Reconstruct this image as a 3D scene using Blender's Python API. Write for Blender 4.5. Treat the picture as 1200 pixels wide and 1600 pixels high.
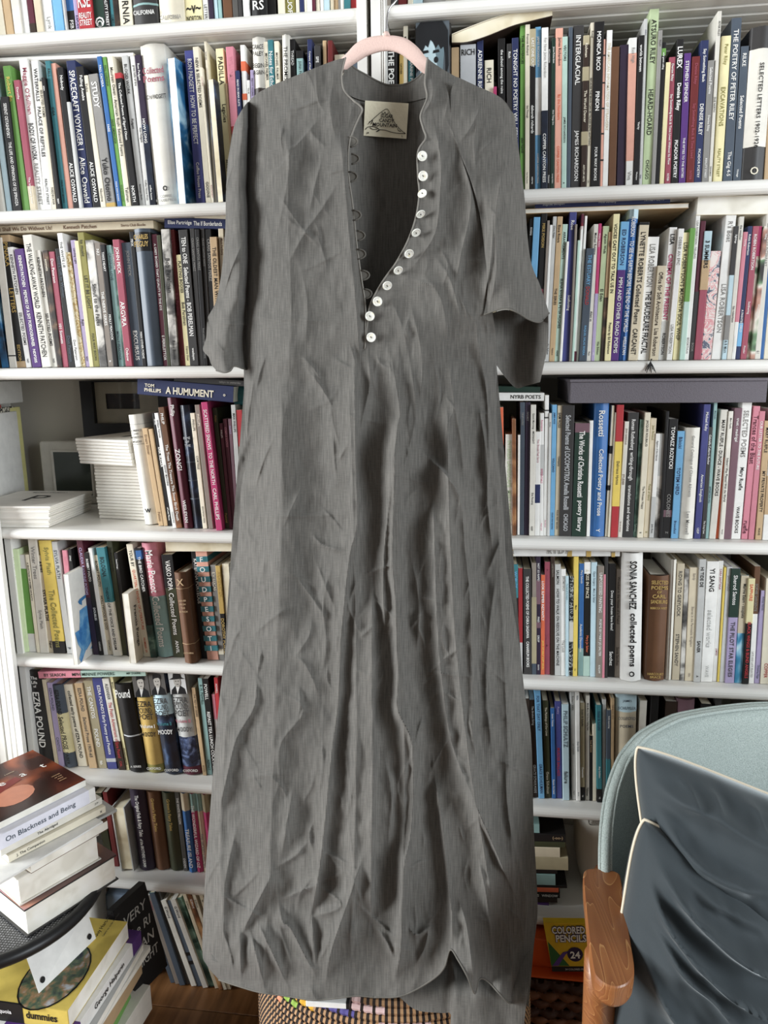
import bpy, bmesh, math, random
import numpy as np
from mathutils import Vector, Matrix

random.seed(7)
SC = bpy.context.scene
COL = SC.collection
for _o in list(bpy.data.objects):
    bpy.data.objects.remove(_o, do_unlink=True)

# ------------------------------------------------------------------ camera
F_PX, H, D = 1150.0, 1.17, 1.12          # focal length in pixels of a 1200x1600 frame, eye height, distance to the shelf fronts
PITCH, YAW, ROLL = 0.19793, 0.13387, -0.01147
_fw = np.array([-math.sin(YAW) * math.cos(PITCH), math.cos(YAW) * math.cos(PITCH), -math.sin(PITCH)])
_rt0 = np.array([math.cos(YAW), math.sin(YAW), 0.0])
_up0 = np.cross(_rt0, _fw)
_rt = math.cos(ROLL) * _rt0 + math.sin(ROLL) * _up0
_up = -math.sin(ROLL) * _rt0 + math.cos(ROLL) * _up0
cam_data = bpy.data.cameras.new('camera')
cam_data.sensor_fit = 'HORIZONTAL'
cam_data.sensor_width = 36.0
cam_data.lens = F_PX / 1200.0 * 36.0
cam_data.clip_start = 0.02
camera = bpy.data.objects.new('camera', cam_data)
COL.objects.link(camera)
camera.matrix_world = Matrix(((_rt[0], _up[0], -_fw[0], 0.0), (_rt[1], _up[1], -_fw[1], 0.0), (_rt[2], _up[2], -_fw[2], H), (0, 0, 0, 1)))
SC.camera = camera

# ------------------------------------------------------------------ light and exposure
world = bpy.data.worlds.new('room_daylight')
SC.world = world
world.use_nodes = True
_bg = world.node_tree.nodes['Background']
_bg.inputs[0].default_value = (1.0, 0.97, 0.93, 1)
_bg.inputs[1].default_value = 0.22

def area(name, loc, target, size, size_y, power, color):
    l = bpy.data.lights.new(name, 'AREA')
    l.shape = 'RECTANGLE'; l.size = size; l.size_y = size_y; l.energy = power; l.color = color
    o = bpy.data.objects.new(name, l); COL.objects.link(o)
    o.location = loc
    o.rotation_euler = (Vector(target) - Vector(loc)).to_track_quat('-Z', 'Y').to_euler()
    return o
area('window_light_wide', (-3.9, -0.35, 1.5), (-0.1, 1.1, 0.85), 1.7, 1.8, 235, (0.93, 0.97, 1.0))
area('window_light_side', (2.7, -0.9, 1.5), (0.2, 1.1, 0.75), 1.3, 1.6, 84, (0.87, 0.94, 1.0))
SC.view_settings.view_transform = 'Standard'
SC.view_settings.look = 'None'
SC.view_settings.gamma = 1.0
SC.view_settings.use_curve_mapping = False
SC.view_settings.exposure = 0.45

# ------------------------------------------------------------------ pixel <-> place
def ray(px, py):
    d = _rt * ((px - 600.0) / F_PX) + _up * ((800.0 - py) / F_PX) + _fw
    return d
def P(px, py, Y):
    d = ray(px, py); k = Y / d[1]
    return Vector((d[0] * k, Y, H + d[2] * k))
def PZ(px, py, z):
    d = ray(px, py); k = (z - H) / d[2]
    return Vector((d[0] * k, d[1] * k, z))
def Pn(px, py, Y):
    a = (px - 600.0) / F_PX; b = (800.0 - py) / F_PX
    d = a[..., None] * _rt + b[..., None] * _up + _fw
    k = Y / d[..., 1]
    out = d * k[..., None]
    out[..., 2] += H
    return out
def X_at(px, Y, z):
    # X of the point with given Y, z that shows at column px
    a = (px - 600.0) / F_PX
    n = _rt - a * _fw
    return -(n[1] * Y + n[2] * (z - H)) / n[0]

# ------------------------------------------------------------------ materials (all procedural)
def lin(h):
    h = h.lstrip('#')
    r = []
    for i in (0, 2, 4):
        c = int(h[i:i + 2], 16) / 255.0
        r.append(c / 12.92 if c <= 0.04045 else ((c + 0.055) / 1.055) ** 2.4)
    return r
PAL = {
 'cream': 'e6dcc2', 'white': 'ebe9e3', 'off-white': 'ded9cc', 'black': '1d1b1b', 'charcoal': '3b3938', 'grey': '8c8984', 'light grey': 'c3c3bf',
 'dark grey': '55534f', 'tan': 'c6a577', 'brown': '6a4529', 'dark brown': '3a2a21', 'red': 'b9242c', 'dark red': '6f2020', 'maroon': '5d2133',
 'pink': 'd77f90', 'magenta': 'c22a6c', 'rose': 'a6495c', 'salmon': 'e2a189', 'orange': 'e2622f', 'yellow': 'e3c53a', 'pale yellow': 'e9dda2',
 'gold': 'c39f45', 'olive': '8c8538', 'dark olive': '3d4028', 'green': '68a23e', 'pale green': 'bccf9c', 'mint': 'b3d2c3', 'dark green': '213b2f',
 'teal': '2f7d86', 'pale teal': '8db5b1', 'sky blue': '69aedb', 'blue': '2c6bae', 'pale blue': 'b7d3dc', 'navy': '28315a', 'slate': '4c5764',
 'indigo': '464a8c', 'purple': '5b3080', 'dark purple': '33263b', 'lavender': 'b3a3cb', 'mauve': '7c5964', 'taupe': '8d8175', 'beige': 'd3c4a5',
 'khaki': 'ada07c', 'silver': 'b4b6b8'}
_M = {}
def nodes_of(m):
    m.use_nodes = True
    nt = m.node_tree
    return nt, nt.nodes, nt.links, nt.nodes['Principled BSDF']
def mat(col, rough=0.5, vary=0.10, grain=60.0, bump=0.0, name=None, spec=0.35):
    key = (col, rough, vary, grain, bump, spec)
    if key in _M: return _M[key]
    rgb = lin(PAL.get(col, col))
    if col in PAL:
        _g = 0.3 * rgb[0] + 0.6 * rgb[1] + 0.1 * rgb[2]
        rgb = [(c * 0.84 + _g * 0.16) * 0.96 for c in rgb]
    m = bpy.data.materials.new(name or (col.replace(' ', '_').replace('#', 'tone_') + '_surface'))
    nt, N, L, b = nodes_of(m)
    b.inputs['Roughness'].default_value = rough
    b.inputs['Specular IOR Level'].default_value = spec
    tc = N.new('ShaderNodeTexCoord')
    nz = N.new('ShaderNodeTexNoise'); nz.inputs['Scale'].default_value = grain; nz.inputs['Detail'].default_value = 3.0
    L.new(tc.outputs['Object'], nz.inputs['Vector'])
    oi = N.new('ShaderNodeObjectInfo')
    mr = N.new('ShaderNodeMapRange'); mr.inputs[3].default_value = 1.0 - vary; mr.inputs[4].default_value = 1.0 + vary
    L.new(oi.outputs['Random'], mr.inputs[0])
    m2 = N.new('ShaderNodeMapRange'); m2.inputs[1].default_value = 0.3; m2.inputs[2].default_value = 0.7
    m2.inputs[3].default_value = 1.0 - vary * 0.6; m2.inputs[4].default_value = 1.0 + vary * 0.6
    L.new(nz.outputs['Fac'], m2.inputs[0])
    mu = N.new('ShaderNodeMath'); mu.operation = 'MULTIPLY'
    L.new(mr.outputs[0], mu.inputs[0]); L.new(m2.outputs[0], mu.inputs[1])
    vm = N.new('ShaderNodeVectorMath'); vm.operation = 'SCALE'
    vm.inputs[0].default_value = rgb
    L.new(mu.outputs[0], vm.inputs['Scale']); L.new(vm.outputs[0], b.inputs['Base Color'])
    if bump:
        bp = N.new('ShaderNodeBump'); bp.inputs['Strength'].default_value = bump; bp.inputs['Distance'].default_value = 0.002
        L.new(nz.outputs['Fac'], bp.inputs['Height']); L.new(bp.outputs[0], b.inputs['Normal'])
    _M[key] = m
    return m
def ramp_mat(name, stops, scale=18.0, detail=4.0, rough=0.45, stretch=(1, 1, 1), kind='noise', distortion=0.4, bump=0.0, rand=True):
    # printed picture or patterned surface: noise through a colour ramp
    m = bpy.data.materials.new(name)
    nt, N, L, b = nodes_of(m)
    b.inputs['Roughness'].default_value = rough
    tc = N.new('ShaderNodeTexCoord'); mp = N.new('ShaderNodeMapping'); mp.inputs['Scale'].default_value = stretch
    L.new(tc.outputs['Object'], mp.inputs[0])
    if rand:
        oi = N.new('ShaderNodeObjectInfo'); ml = N.new('ShaderNodeMath'); ml.operation = 'MULTIPLY'; ml.inputs[1].default_value = 9.0
        L.new(oi.outputs['Random'], ml.inputs[0]); L.new(ml.outputs[0], mp.inputs[1])
    if kind == 'noise':
        t = N.new('ShaderNodeTexNoise'); t.inputs['Scale'].default_value = scale; t.inputs['Detail'].default_value = detail
        t.inputs['Distortion'].default_value = distortion
    else:
        t = N.new('ShaderNodeTexWave'); t.inputs['Scale'].default_value = scale; t.inputs['Distortion'].default_value = distortion
        t.inputs['Detail'].default_value = detail
        if kind == 'rings': t.wave_type = 'RINGS'
    L.new(mp.outputs[0], t.inputs[0])
    cr = N.new('ShaderNodeValToRGB')
    el = cr.color_ramp.elements
    while len(el) < len(stops): el.new(0.5)
    for e, (p, c) in zip(el, stops):
        e.position = p; e.color = (*lin(PAL.get(c, c)), 1)
    L.new(t.outputs['Fac'], cr.inputs[0]); L.new(cr.outputs[0], b.inputs['Base Color'])
    if bump:
        bp = N.new('ShaderNodeBump'); bp.inputs['Strength'].default_value = bump; bp.inputs['Distance'].default_value = 0.002
        L.new(t.outputs['Fac'], bp.inputs['Height']); L.new(bp.outputs[0], b.inputs['Normal'])
    return m
PHOTO = {
 'grey photo': ramp_mat('printed_grey_photo', [(0.3, '1c1c1c'), (0.45, '6d6a66'), (0.55, 'c9c5bd'), (0.7, 'e4e0d8')], 30, 5, 0.4),
 'blue photo': ramp_mat('printed_blue_photo', [(0.3, '1c2a3a'), (0.5, '2f6d9a'), (0.62, 'a8cfe0'), (0.75, 'e8eef0')], 24, 4, 0.4),
 'dark photo': ramp_mat('printed_dark_photo', [(0.3, '151312'), (0.5, '3a302a'), (0.62, '6b5340'), (0.75, 'a28a6b')], 34, 5, 0.4),
 'pink scribble': ramp_mat('printed_pink_scribble', [(0.42, 'eadfd8'), (0.5, 'd98f95'), (0.55, 'efe7e0'), (0.62, '5d6375')], 60, 3, 0.5, distortion=2.0),
 'brown photo': ramp_mat('printed_brown_photo', [(0.3, '3a2418'), (0.5, '8a5a3a'), (0.65, 'c69a6a')], 26, 4, 0.4),
 'collage': ramp_mat('printed_collage', [(0.35, '2b2622'), (0.45, '6f8f6a'), (0.52, 'e4dccf'), (0.6, 'b98a78'), (0.7, '3b3a3a')], 22, 2, 0.45),
 'night photo': ramp_mat('printed_night_photo', [(0.3, '0e0f16'), (0.55, '222a3c'), (0.66, '4a5f80'), (0.8, 'b9c6d2')], 28, 4, 0.35),
 'stone photo': ramp_mat('printed_stone_photo', [(0.3, '141824'), (0.5, '2b3550'), (0.62, '66759a'), (0.75, 'a9b0c4')], 90, 4, 0.4),
 'green photo': ramp_mat('printed_green_photo', [(0.3, '1d2b26'), (0.5, '3b5a50'), (0.65, '7fa08f')], 40, 4, 0.45),
 'flame print': ramp_mat('printed_blue_flames', [(0.35, '1a2530'), (0.48, '3f86a8'), (0.58, '9ecbdc'), (0.7, 'e6e6de')], 22, 2, 0.4, (1, 1, 0.5), distortion=1.5),
 'gold pattern': ramp_mat('printed_gold_pattern', [(0.42, 'e8dcba'), (0.5, 'b08a3c'), (0.58, 'e6d8b0')], 120, 2, 0.5, distortion=1.0),
 'lattice': ramp_mat('printed_lattice', [(0.45, '1f2024'), (0.5, 'd9dcd8'), (0.56, '1f2024')], 90, 1, 0.5, distortion=2.5),
}
def M(col, rough=0.46):
    return PHOTO[col] if col in PHOTO else mat(col, rough)
PAGES = ramp_mat('page_edges', [(0.3, 'cdbf9f'), (0.5, 'e2d8bd'), (0.7, 'ece4cf')], 30, 2, 0.85, (1, 1, 1), bump=0.1)
PAGES_W = ramp_mat('white_page_edges', [(0.3, 'd9d4c6'), (0.5, 'eae6da'), (0.7, 'f1eee6')], 30, 2, 0.85, (1, 1, 1), bump=0.1)

# ------------------------------------------------------------------ mesh helpers
def obj(name, mesh, material=None, parent=None, matrix=None):
    o = bpy.data.objects.new(name, mesh); COL.objects.link(o)
    if material is not None and not mesh.materials: mesh.materials.append(material)
    if parent is not None: o.parent = parent
    if matrix is not None: o.matrix_local = matrix
    return o
def empty(name, loc=(0, 0, 0), matrix=None):
    o = bpy.data.objects.new(name, None); COL.objects.link(o); o.empty_display_size = 0.05
    if matrix is not None: o.matrix_world = matrix
    else: o.location = loc
    return o
def tag(o, label=None, cat=None, group=None, kind=None):
    if label: o['label'] = label
    if cat: o['category'] = cat
    if group: o['group'] = group
    if kind: o['kind'] = kind
    return o
def mesh_of(name, verts, faces, smooth=False):
    me = bpy.data.meshes.new(name)
    me.from_pydata([tuple(v) for v in verts], [], faces); me.update()
    if smooth:
        for p in me.polygons: p.use_smooth = True
    return me
def box_mesh(name, x0, x1, y0, y1, z0, z1, bev=0.0, seg=2):
    bm = bmesh.new()
    bmesh.ops.create_cube(bm, size=1.0)
    for v in bm.verts:
        v.co = Vector(((x0 + x1) / 2 + v.co.x * (x1 - x0), (y0 + y1) / 2 + v.co.y * (y1 - y0), (z0 + z1) / 2 + v.co.z * (z1 - z0)))
    if bev > 0:
        bmesh.ops.bevel(bm, geom=bm.edges[:], offset=bev, segments=seg, profile=0.5, affect='EDGES')
    me = bpy.data.meshes.new(name); bm.to_mesh(me); bm.free()
    return me
def prism_mesh(name, prof, z0, z1):
    # closed profile [(x, y)] drawn upward from z0 to z1
    n = len(prof)
    v = [(x, y, z0) for x, y in prof] + [(x, y, z1) for x, y in prof]
    f = [(i, (i + 1) % n, n + (i + 1) % n, n + i) for i in range(n)] + [tuple(range(n - 1, -1, -1)), tuple(range(n, 2 * n))]
    me = mesh_of(name, v, f)
    return me
def tube_mesh(name, pts, r, n=8, closed=False, flat=1.0, smooth=True):
    pts = [Vector(p) for p in pts]; m = len(pts)
    V, Fc = [], []
    rr = r if isinstance(r, (list, tuple)) else [r] * m
    prev = None
    for i, p in enumerate(pts):
        a = pts[(i - 1) % m] if (closed or i) else p
        b = pts[(i + 1) % m] if (closed or i < m - 1) else p
        t = (b - a).normalized()
        if prev is None:
            u = t.orthogonal().normalized()
        else:
            u = (prev - t * prev.dot(t))
            u = u.normalized() if u.length > 1e-6 else t.orthogonal().normalized()
        prev = u
        w = t.cross(u)
        for k in range(n):
            an = 2 * math.pi * k / n
            V.append(p + (u * math.cos(an) + w * math.sin(an) * flat) * rr[i])
    for i in range(m if closed else m - 1):
        for k in range(n):
            j = (i + 1) % m
            Fc.append((i * n + k, i * n + (k + 1) % n, j * n + (k + 1) % n, j * n + k))
    if not closed:
        Fc.append(tuple(range(n - 1, -1, -1))); Fc.append(tuple((m - 1) * n + k for k in range(n)))
    return mesh_of(name, V, Fc, smooth)
def smooth_line(pts, per=8, closed=False):
    # Catmull-Rom through the points
    pts = [Vector(p) for p in pts]; n = len(pts); out = []
    for i in range(n if closed else n - 1):
        p1, p2 = pts[i], pts[(i + 1) % n]
        p0 = pts[i - 1] if (i or closed) else p1 * 2 - p2
        p3 = pts[(i + 2) % n] if (closed or i + 2 < n) else p2 * 2 - p1
        for k in range(per):
            t = k / per
            out.append(0.5 * ((2 * p1) + (p2 - p0) * t + (2 * p0 - 5 * p1 + 4 * p2 - p3) * t * t + (3 * p1 - p0 - 3 * p2 + p3) * t ** 3))
    if not closed: out.append(pts[-1])
    return out
def frame(origin, ex, ey):
    # matrix with local x along ex, local y along ey (made square), local z = ex x ey
    ex = Vector(ex).normalized(); ez = ex.cross(Vector(ey)).normalized(); ey = ez.cross(ex)
    return Matrix(((ex.x, ey.x, ez.x, origin[0]), (ex.y, ey.y, ez.y, origin[1]), (ex.z, ey.z, ez.z, origin[2]), (0, 0, 0, 1)))

# ------------------------------------------------------------------ lettering: outlines of the built-in font as flat meshes
_T = {}
def _glyphs(s, bold, shear=0.0):
    key = (s, bold, shear)
    if key not in _T:
        cu = bpy.data.curves.new('lettering_curve', 'FONT')
        cu.body = s; cu.resolution_u = 2; cu.fill_mode = 'FRONT'; cu.offset = 0.012 * bold; cu.shear = shear
        o = bpy.data.objects.new('lettering_curve', cu)
        COL.objects.link(o)
        _T[key] = [o, None]
    return key
_PENDING = []
def lettering(s, parent, matrix, length, height, material, bold=1, align='C', name='lettering', stretch=1.6, shear=0.0):
    # text in a box length x height centred on the matrix origin; local x = reading direction, local y = up of the letters
    if not s.strip() or length <= 0 or height <= 0: return
    _PENDING.append((_glyphs(s, bold, shear), parent, matrix, length, height, material, align, name, stretch))
def flush_lettering():
    dg = bpy.context.evaluated_depsgraph_get()
    bpy.context.view_layer.update()
    dg = bpy.context.evaluated_depsgraph_get()
    for key, (o, me) in list(_T.items()):
        me = bpy.data.meshes.new_from_object(o.evaluated_get(dg))
        co = np.zeros(len(me.vertices) * 3); me.vertices.foreach_get('co', co); co = co.reshape(-1, 3)
        _T[key][1] = (co, [tuple(p.vertices) for p in me.polygons])
        bpy.data.meshes.remove(me)
    for key, (o, _) in list(_T.items()):
        bpy.data.objects.remove(o, do_unlink=True)
    for key, parent, matrix, length, height, material, align, name, stretch in _PENDING:
        co, faces = _T[key][1]
        if not len(co): continue
        mn, mx = co.min(0), co.max(0)
        w, h = max(mx[0] - mn[0], 1e-4), max(mx[1] - mn[1], 0.72)
        sy = height / h; sx = sy
        if w * sx > length: sx = length / w; sy = min(sy, sx * stretch)
        c = np.zeros_like(co)
        c[:, 0] = (co[:, 0] - mn[0]) * sx
        c[:, 1] = (co[:, 1] - (mn[1] + mx[1]) / 2) * sy
        W = w * sx
        c[:, 0] += {'C': -W / 2, 'L': -length / 2, 'R': length / 2 - W}[align]
        me = mesh_of(name, c, faces)
        obj(name, me, material, parent, matrix)
INK = {}
def ink(col):
    return mat(col, 0.55, 0.02, 200.0)
SPINE_TEXT = Matrix(((0, 1, 0, 0), (0, 0, -1, 0), (-1, 0, 0, 0), (0, 0, 0, 1)))    # reads down the spine, faces -Y
FRONT_TEXT = Matrix(((1, 0, 0, 0), (0, 0, -1, 0), (0, 1, 0, 0), (0, 0, 0, 1)))     # reads along +X, faces -Y
# ------------------------------------------------------------------ the room: floor, wall, bookcases
SHELF_Z = {k: H + v for k, v in {0: 0.735, 1: 0.4863, 2: 0.2407, 3: 0.001, 4: -0.2658, 5: -0.4976, 6: -0.7228, 7: -0.9283}.items()}
DEPTH = 0.27
WHITE_PAINT = mat('e6e4de', 0.38, 0.02, 25.0, 0.05, 'white_paint')
wood_floor = ramp_mat('floor_wood', [(0.3, '5a3a1e'), (0.5, '7b5330'), (0.7, '8f6540')], 9, 4, 0.42, (6, 0.6, 1), rand=True)
floor = empty('floor'); tag(floor, kind='structure')
_base = obj('floor_base', box_mesh('floor_base', -2.2, 2.2, -1.0, 1.6, -0.06, -0.004), mat('4a3018', 0.6), floor)
_pw = 0.16
_i = 0
_y = -0.98
while _y < 1.58:
    _x0 = -2.2
    _cuts = [-2.2, -1.1 + 0.37 * (_i % 3), 0.2 + 0.41 * (_i % 4), 2.2]
    for a, b in zip(_cuts[:-1], _cuts[1:]):
        obj('plank', box_mesh('plank', a + 0.0008, b - 0.0008, _y + 0.0008, _y + _pw - 0.0008, -0.012, 0.0, 0.001, 1), wood_floor, floor)
    _i += 1; _y += _pw
wall = obj('wall_back', box_mesh('wall_back', -2.2, 2.2, D + 0.305, D + 0.36, 0, 2.6), mat('c9c4b8', 0.8, 0.03, 8, 0.1, 'wall_paint'))
tag(wall, kind='structure')

SLAT = {}
def shelf_mesh(x0, x1):
    # top board with a rounded nose along its front
    prof = [(D + DEPTH, 0.0), (D + DEPTH, -0.006), (D + 0.012, -0.006), (D + 0.012, -0.0185)]
    for k in range(9):
        a = -math.pi / 2 - math.pi * k / 8
        prof.append((D + 0.0085 + 0.0095 * math.cos(a), -0.0095 + 0.0093 * math.sin(a)))
    n = len(prof)
    v = [(x0, y, z) for y, z in prof] + [(x1, y, z) for y, z in prof]
    f = [(i, n + i, n + (i + 1) % n, (i + 1) % n) for i in range(n)] + [tuple(range(n)), tuple(range(2 * n - 1, n - 1, -1))]
    return mesh_of('shelf', v, f)
def post_mesh(x0, x1, z1, grooves, yb=None):
    # upright side panel; its front edge carries shallow vertical flutes
    yb = yb or D + DEPTH + 0.02; y0 = D - 0.004 if yb > D else D - 0.011
    prof = [(x0, yb), (x0, y0)]
    w = x1 - x0
    for g in grooves:
        gx = x0 + w * g
        prof += [(gx - 0.0012, y0), (gx, y0 + 0.0025), (gx + 0.0012, y0)]
    prof += [(x1, y0), (x1, yb)]
    return prism_mesh('side_panel', prof, 0.0, z1)
def bookcase(x0, x1, pw0, pw1, label, g0, g1, hidden=0.0):
    # x0..x1 clear width between the posts
    root = empty('bookcase', ((x0 + x1) / 2, D + 0.1, 0))
    tag(root, label, 'bookcase')
    T = Matrix.Translation(-Vector(root.location))
    if hidden:        # narrow front stile; the side panel itself stands further out behind it
        obj('front_stile', post_mesh(x0 - pw0, x0, 2.25, g0, D - 0.0008), WHITE_PAINT, root, T @ Matrix.Translation((0, -0.0006, 0)))
        x0 -= hidden
        obj('side_panel', box_mesh('side_panel', x0 - 0.012, x0, D + 0.002, D + DEPTH + 0.02, 0, 2.25), WHITE_PAINT, root, T)
        obj('side_panel', box_mesh('side_panel', x0 + hidden - 0.012, x0 + hidden - 0.0006, D + 0.0195, D + DEPTH, 0, SHELF_Z[4] - 0.0062), WHITE_PAINT, root, T)
    else:
        obj('side_panel', post_mesh(x0 - pw0, x0, 2.25, g0), WHITE_PAINT, root, T)
    obj('side_panel', post_mesh(x1, x1 + pw1, 2.25, g1), WHITE_PAINT, root, T)
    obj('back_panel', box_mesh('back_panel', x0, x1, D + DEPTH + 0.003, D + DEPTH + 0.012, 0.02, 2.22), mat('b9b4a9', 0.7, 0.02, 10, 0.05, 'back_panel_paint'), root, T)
    me = shelf_mesh(x0, x1)
    sl = box_mesh('slat', x0, x1, 0, 0.0215, -0.0165, -0.0062, 0.0015, 1)
    for k, z in SHELF_Z.items():
        s = obj('shelf', me, WHITE_PAINT, root, T @ Matrix.Translation((0, 0, z)))
        for j in range(9 if k in (1, 2) else 0):
            obj('slat', sl, WHITE_PAINT, s, Matrix.Translation((0, D + 0.019 + 0.0275 * j, 0)))
    return root
XL0, XL1 = -0.8040, -0.1805
XR0, XR1 = -0.1412, 0.482
case_a = bookcase(XL0, XL1, 0.031, 0.0134, 'white painted bookcase behind the empty sleeve whose cuff hangs over shelves, nearest the book-laden mesh table', (0.3, 0.62), (), 0.145)
case_a['label'] = 'white painted bookcase standing behind the black mesh table and its stacked books'
case_b = bookcase(XR0, XR1, 0.0196, 0.02, 'white painted bookcase standing behind the armchair with dark velvet cushions', (0.72, 0.86), ())
# neighbouring bookcase post and a wooden door casing past the first bookcase
nb = obj('trim_1', post_mesh(-0.866, -0.8395, 2.25, (0.5,), D - 0.0008), WHITE_PAINT); tag(nb, kind='structure')
cs = obj('trim_2', box_mesh('trim_2', -0.99, -0.869, D - 0.022, D - 0.0008, 0, 2.25, 0.003), ramp_mat('casing_wood', [(0.3, '4c2d18'), (0.6, '7a4c2a')], 8, 4, 0.5, (8, 8, 1))); tag(cs, kind='structure')
# ------------------------------------------------------------------ books
ORD = ['zeroth', 'first', 'second', 'third', 'fourth', 'fifth', 'sixth', 'seventh', 'eighth', 'ninth', 'tenth', 'eleventh', 'twelfth', 'thirteenth',
       'fourteenth', 'fifteenth', 'sixteenth', 'seventeenth', 'eighteenth', 'nineteenth']
def ordinal(n):
    if n < 20: return ORD[n]
    t, u = divmod(n, 10)
    tens = {2: ('twentieth', 'twenty'), 3: ('thirtieth', 'thirty'), 4: ('fortieth', 'forty'), 5: ('fiftieth', 'fifty'), 6: ('sixtieth', 'sixty')}[t]
    return tens[0] if u == 0 else tens[1] + '-' + ORD[u]
def cover_mesh(W, Dp, Ht, hard):
    t = min(0.0022 if hard else 0.0007, W * 0.2)
    r = min(0.004 if hard else 0.0009, W * 0.42)
    bulge = min(0.005, W * 0.16) if hard else 0.0
    p = [(0, Dp), (0, r)]
    for k in range(1, 4):
        a = math.pi + (math.pi / 2) * k / 4
        p.append((r + r * math.cos(a), r + r * math.sin(a)))
    for k in range(5 if hard else 2):
        u = k / (4 if hard else 1)
        p.append((r + (W - 2 * r) * u, -bulge * 4 * u * (1 - u)))
    for k in range(1, 4):
        a = 1.5 * math.pi + (math.pi / 2) * k / 4
        p.append((W - r + r * math.cos(a), r + r * math.sin(a)))
    p += [(W, r), (W, Dp), (W - t, Dp), (W - t, t + r * 0.3), (t, t + r * 0.3), (t, Dp)]
    q = []
    for a in p:
        if not q or (abs(a[0] - q[-1][0]) + abs(a[1] - q[-1][1])) > 1e-6: q.append(a)
    me = prism_mesh('cover', q, 0, Ht)
    if hard:
        for pl in me.polygons: pl.use_smooth = True
        me.set_sharp_from_angle(angle=math.radians(40))
    return me, t, bulge
def make_book(matrix, W, Ht, Dp, col, tcol='', text='', hard=False, bands=(), stack=None, pages=None, name='book', lean=0, bold=1, thick=0.48):
    """cover mesh as the thing; page_block, spine_band and lettering as its parts. local x thickness, y into the shelf, z up, spine at y = 0"""
    me, t, bulge = cover_mesh(W, Dp, Ht, hard)
    o = obj(name, me, M(col), None, matrix)
    ins = 0.003 if hard else 0.0004
    pm = box_mesh('page_block', t * 1.02, W - t * 1.02, t + 0.001, Dp - (0.003 if hard else 0.0003), ins, Ht - ins)
    obj('page_block', pm, pages or (PAGES if random.random() < 0.65 else PAGES_W), o)
    for kb, (f0, f1, c) in enumerate(bands):     # measured from the top of the spine
        z1, z0 = Ht * (1 - f0), Ht * (1 - f1)
        bm_, _, _ = cover_mesh(W + 0.0004 * (kb + 1), min(Dp * 0.97, 0.11), z1 - z0 - 0.0002, hard)
        obj('spine_band', bm_, M(c), o, Matrix.Translation((-0.0002 * (kb + 1), -0.0003 * (kb + 1), z0 + 0.0001)))
    yt = -bulge - 0.0005 - 0.0003 * len(bands)
    if stack:                                    # lines set across a thick spine
        for s, f, hgt, c in stack:
            lettering(s, o, Matrix.Translation((W / 2, yt, Ht * (1 - f))) @ FRONT_TEXT, W * 0.84, hgt, ink(c), bold, stretch=2.4)
    segs = [s.strip() for s in text.split('/')] if text else []
    if segs and tcol:
        cols = tcol.split('/')
        wts = [len(s) + 1.5 for s in segs]; tot = sum(wts)
        a, b = 0.045, 0.965
        if len(segs) == 1: b = max(0.5, min(0.965, 0.06 + len(segs[0]) * 0.035))
        pos = a
        for i, s in enumerate(segs):
            span = (b - a) * wts[i] / tot
            L = Ht * span * 0.93
            c = Ht * (1 - (pos + span / 2))
            lettering(s, o, Matrix.Translation((W / 2, yt, c)) @ SPINE_TEXT, L, min(W * thick, 0.013) * (0.68 if i == len(segs) - 1 and len(segs) > 2 else 1.0), ink(cols[min(i, len(cols) - 1)]), bold,
                      align='L' if i == 0 else ('R' if i == len(segs) - 1 else 'C'), stretch=1.5)
            pos += span
    return o
def size_word(W, Ht):
    a = 'slim' if W < 0.0085 else ('thick' if W > 0.02 else '')
    return a
ROW_ENDS = []
BLANK = set('''x y a o q z e v w f n lost_letters tales journal verse songs the_cave days passage essays late dark works letters notes prose plain new night green sea minor poems collected wine light air blue ode earth
snow lake rose one two three four five six cloud water small tower gold red ore plum bird thin reflections rough waters the_white_frame cream marks shells goblin_market photograph dark_song red_couplet clouds novels
house blue_verse xex II cup ten'''.replace('\n', ' ').split())
def legible(text):
    q = ['' if (t.strip().replace(' ', '_') in BLANK) else t.strip() for t in text.split('/')]
    return '/'.join(q) if any(q) else ''
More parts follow.
